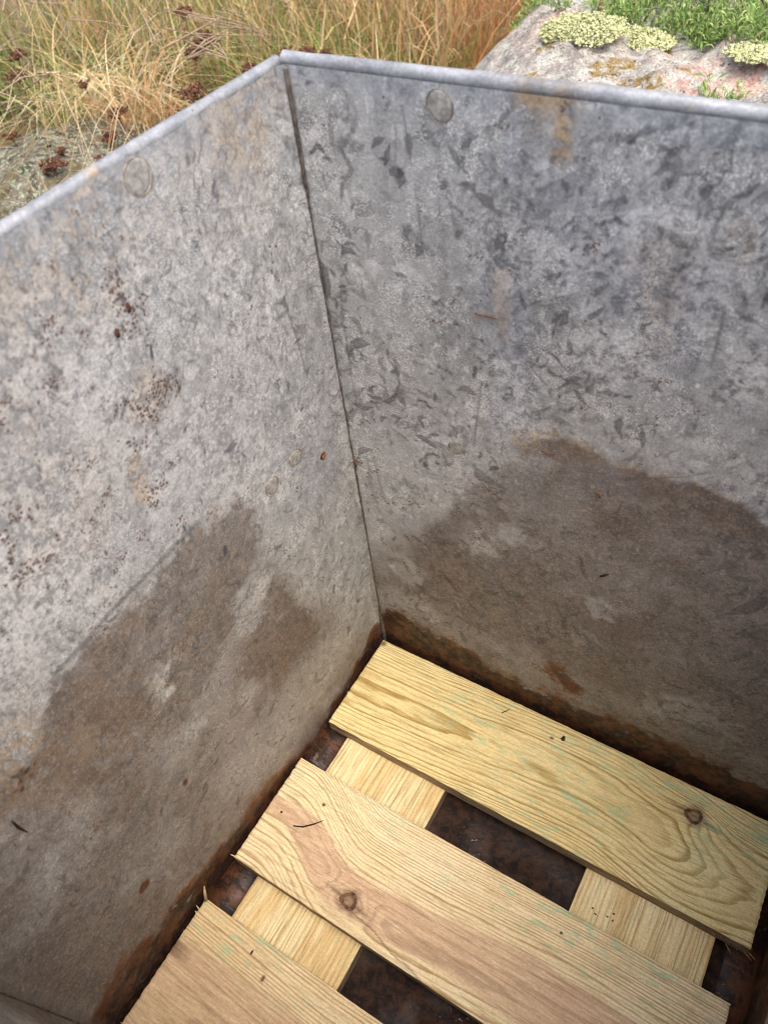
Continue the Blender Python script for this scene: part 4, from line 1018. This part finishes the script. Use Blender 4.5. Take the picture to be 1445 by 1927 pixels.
# cushions of reindeer lichen on the rock
lt_ = NT('reindeer_lichen'); ln_ = lt_.noise(80, 5, .7)
LICH = lt_.fin(lt_.mix(lt_.step(ln_, .3, .7), (.42, .43, .21), (.60, .60, .36)), .95, None, .1)
def cushion(label, px, py, rx, ry, rz, seed):
    p = rockpt(px, py); r_ = np.random.RandomState(seed); mb = MB()
    for k in range(3200):
        a = r_.uniform(0, 2 * math.pi); b = math.acos(r_.uniform(0, 1)); q = r_.uniform(.62, 1.04) * (.45 + 1.1 * float(fbm(np.array(math.cos(a) * 2.2 + 5), np.array(math.sin(a) * 2.2 + b * 2), seed, 2)))
        c = Vector((math.sin(b) * math.cos(a) * rx, math.sin(b) * math.sin(a) * ry, math.cos(b) * rz)) * q
        s_ = r_.uniform(.0014, .0042); M = [Vector(v) * s_ * r_.uniform(.5, 1.4) for v in ((1, 0, 0), (-1, 0, 0), (0, 1, 0), (0, -1, 0), (0, 0, 1), (0, 0, -1))]
        mb.add([c + v for v in M], [(0, 2, 4), (2, 1, 4), (1, 3, 4), (3, 0, 4), (2, 0, 5), (1, 2, 5), (3, 1, 5), (0, 3, 5)])
    o = mb.build('reindeer_lichen', LICH, None, False); o.location = (p[0], p[1], p[2] - .004); return tag(o, label, 'lichen', 'pale lichen cushions on the rock')
cushion('largest pale yellow green lichen cushion, at the left of the rock top', 1105, 56, .10, .09, .030, 1)
cushion('pale lichen cushion between two green plants on the rock', 1205, 74, .075, .06, .022, 2)
cushion('low lichen cushion under the green plants at the right edge', 1440, 100, .06, .05, .016, 3)
cushion('small yellowish lichen cushion at the rock edge left of the largest', 1062, 62, .04, .04, .014, 4)

# leafy green plants on the rock top (uncountable) and one tuft by the rim
def leafy(name, pts, n, size, label, cat, kind=None, origin=None):
    r_ = np.random.RandomState(len(pts) + n); V = []; Fq = []; T = []
    G = np.array([[.17, .28, .06], [.23, .36, .09], [.30, .42, .13], [.13, .20, .05], [.40, .44, .18]])
    lim = np.array([rockpt(*q)[:2] for q in ((985, 40), (1060, 50), (1100, 70), (1160, 62), (1200, 72), (1290, 86), (1340, 96), (1445, 104), (1520, 108))])
    for k in range(n):
        i = r_.randint(len(pts)); c, spread = pts[i]
        a = r_.uniform(0, 2 * math.pi); q = spread * math.sqrt(r_.rand()); x = c[0] + q * math.cos(a); y = c[1] + q * math.sin(a)
        if kind and y < np.interp(x, lim[:, 0], lim[:, 1]) + r_.normal(.01, .012): continue
        z = GZ + float(rock_h(np.array(x), np.array(y))) + r_.uniform(0, .035) * r_.rand()
        L = size * r_.uniform(.6, 1.4); w = L * r_.uniform(.12, .24); d = r_.uniform(0, 2 * math.pi); el = r_.uniform(.15, 1.25)
        dv = Vector((math.cos(d) * math.cos(el), math.sin(d) * math.cos(el), math.sin(el))); sv = Vector((-math.sin(d), math.cos(d), r_.normal(0, .3))).normalized()
        p = Vector((x, y, z)); mid = p + dv * L * .5 + Vector((0, 0, L * .08)); tip = p + dv * L + Vector((0, 0, -L * .12)); b = len(V)
        V += [p, mid - sv * w * .5, tip, mid + sv * w * .5]; Fq.append((b, b + 1, b + 2, b + 3)); T += [[*(G[r_.randint(5)] * r_.uniform(.8, 1.2)), 1]] * 4
    if origin is not None: V = [v - Vector(origin) for v in V]
    o = mesh_np(name, np.array([tuple(v) for v in V]), np.array(Fq), BLADE, None, False, {'tint': np.array(T)})
    if origin is not None: o.location = origin
    return tag(o, label, cat, kind=kind)
spots = []
for px, py, s_ in ((1010, 15, .07), (1030, 30, .05), (1160, 35, .07), (1190, 20, .10), (1230, 30, .10), (1270, 40, .12), (1300, 20, .12), (1300, 70, .07), (1340, 60, .10), (1380, 70, .09), (1420, 80, .08), (1350, 30, .14), (1400, 30, .14), (1440, 50, .12), (1445, 20, .16), (1480, 60, .16), (1250, 5, .14), (1350, 0, .16), (1330, 88, .05), (1400, 98, .05), (1180, 55, .04)):
    p = rockpt(px, py); spots.append(((p[0], p[1]), s_))
for k in range(26): spots.append(((random.uniform(.2, 2.0), random.uniform(1.5, 2.8)), .25))
leafy('ground_cover', spots, 17000, .020, 'fresh green small leaved plants covering the top of the rock', 'ground cover', 'stuff')
p = rockpt(1345, 196)
leafy('green_tuft', [((p[0], p[1]), .035), ((p[0] + .03, p[1]), .02)], 170, .020, 'small bright green tuft growing from a crack by the rim', 'plant', None, (p[0], p[1], p[2]))
# reddish twigs among the plants
TW = simple_material('red_twig', (.11, .035, .022), (.22, .08, .05), 100)
mb = MB()
for px, py, qx, qy in ((1120, 0, 1150, 60), (1160, -5, 1172, 55), (1180, 0, 1185, 50), (1200, 45, 1280, 0), (1360, 45, 1445, 35), (1340, 50, 1400, 42), (1110, -10, 1128, 40), (1300, 15, 1330, 35)):
    a = rockpt(px, py); b = rockpt(qx, qy)
    mb.tube([Vector(a) + Vector((0, 0, .05)), (Vector(a) + Vector(b)) / 2 + Vector((.01, 0, .05)), Vector(b) + Vector((0, 0, .01))], [.0012, .0018, .0022], 5)
tag(mb.build('twigs', TW), 'thin reddish twigs lying between the green plants', 'twigs', kind='stuff')
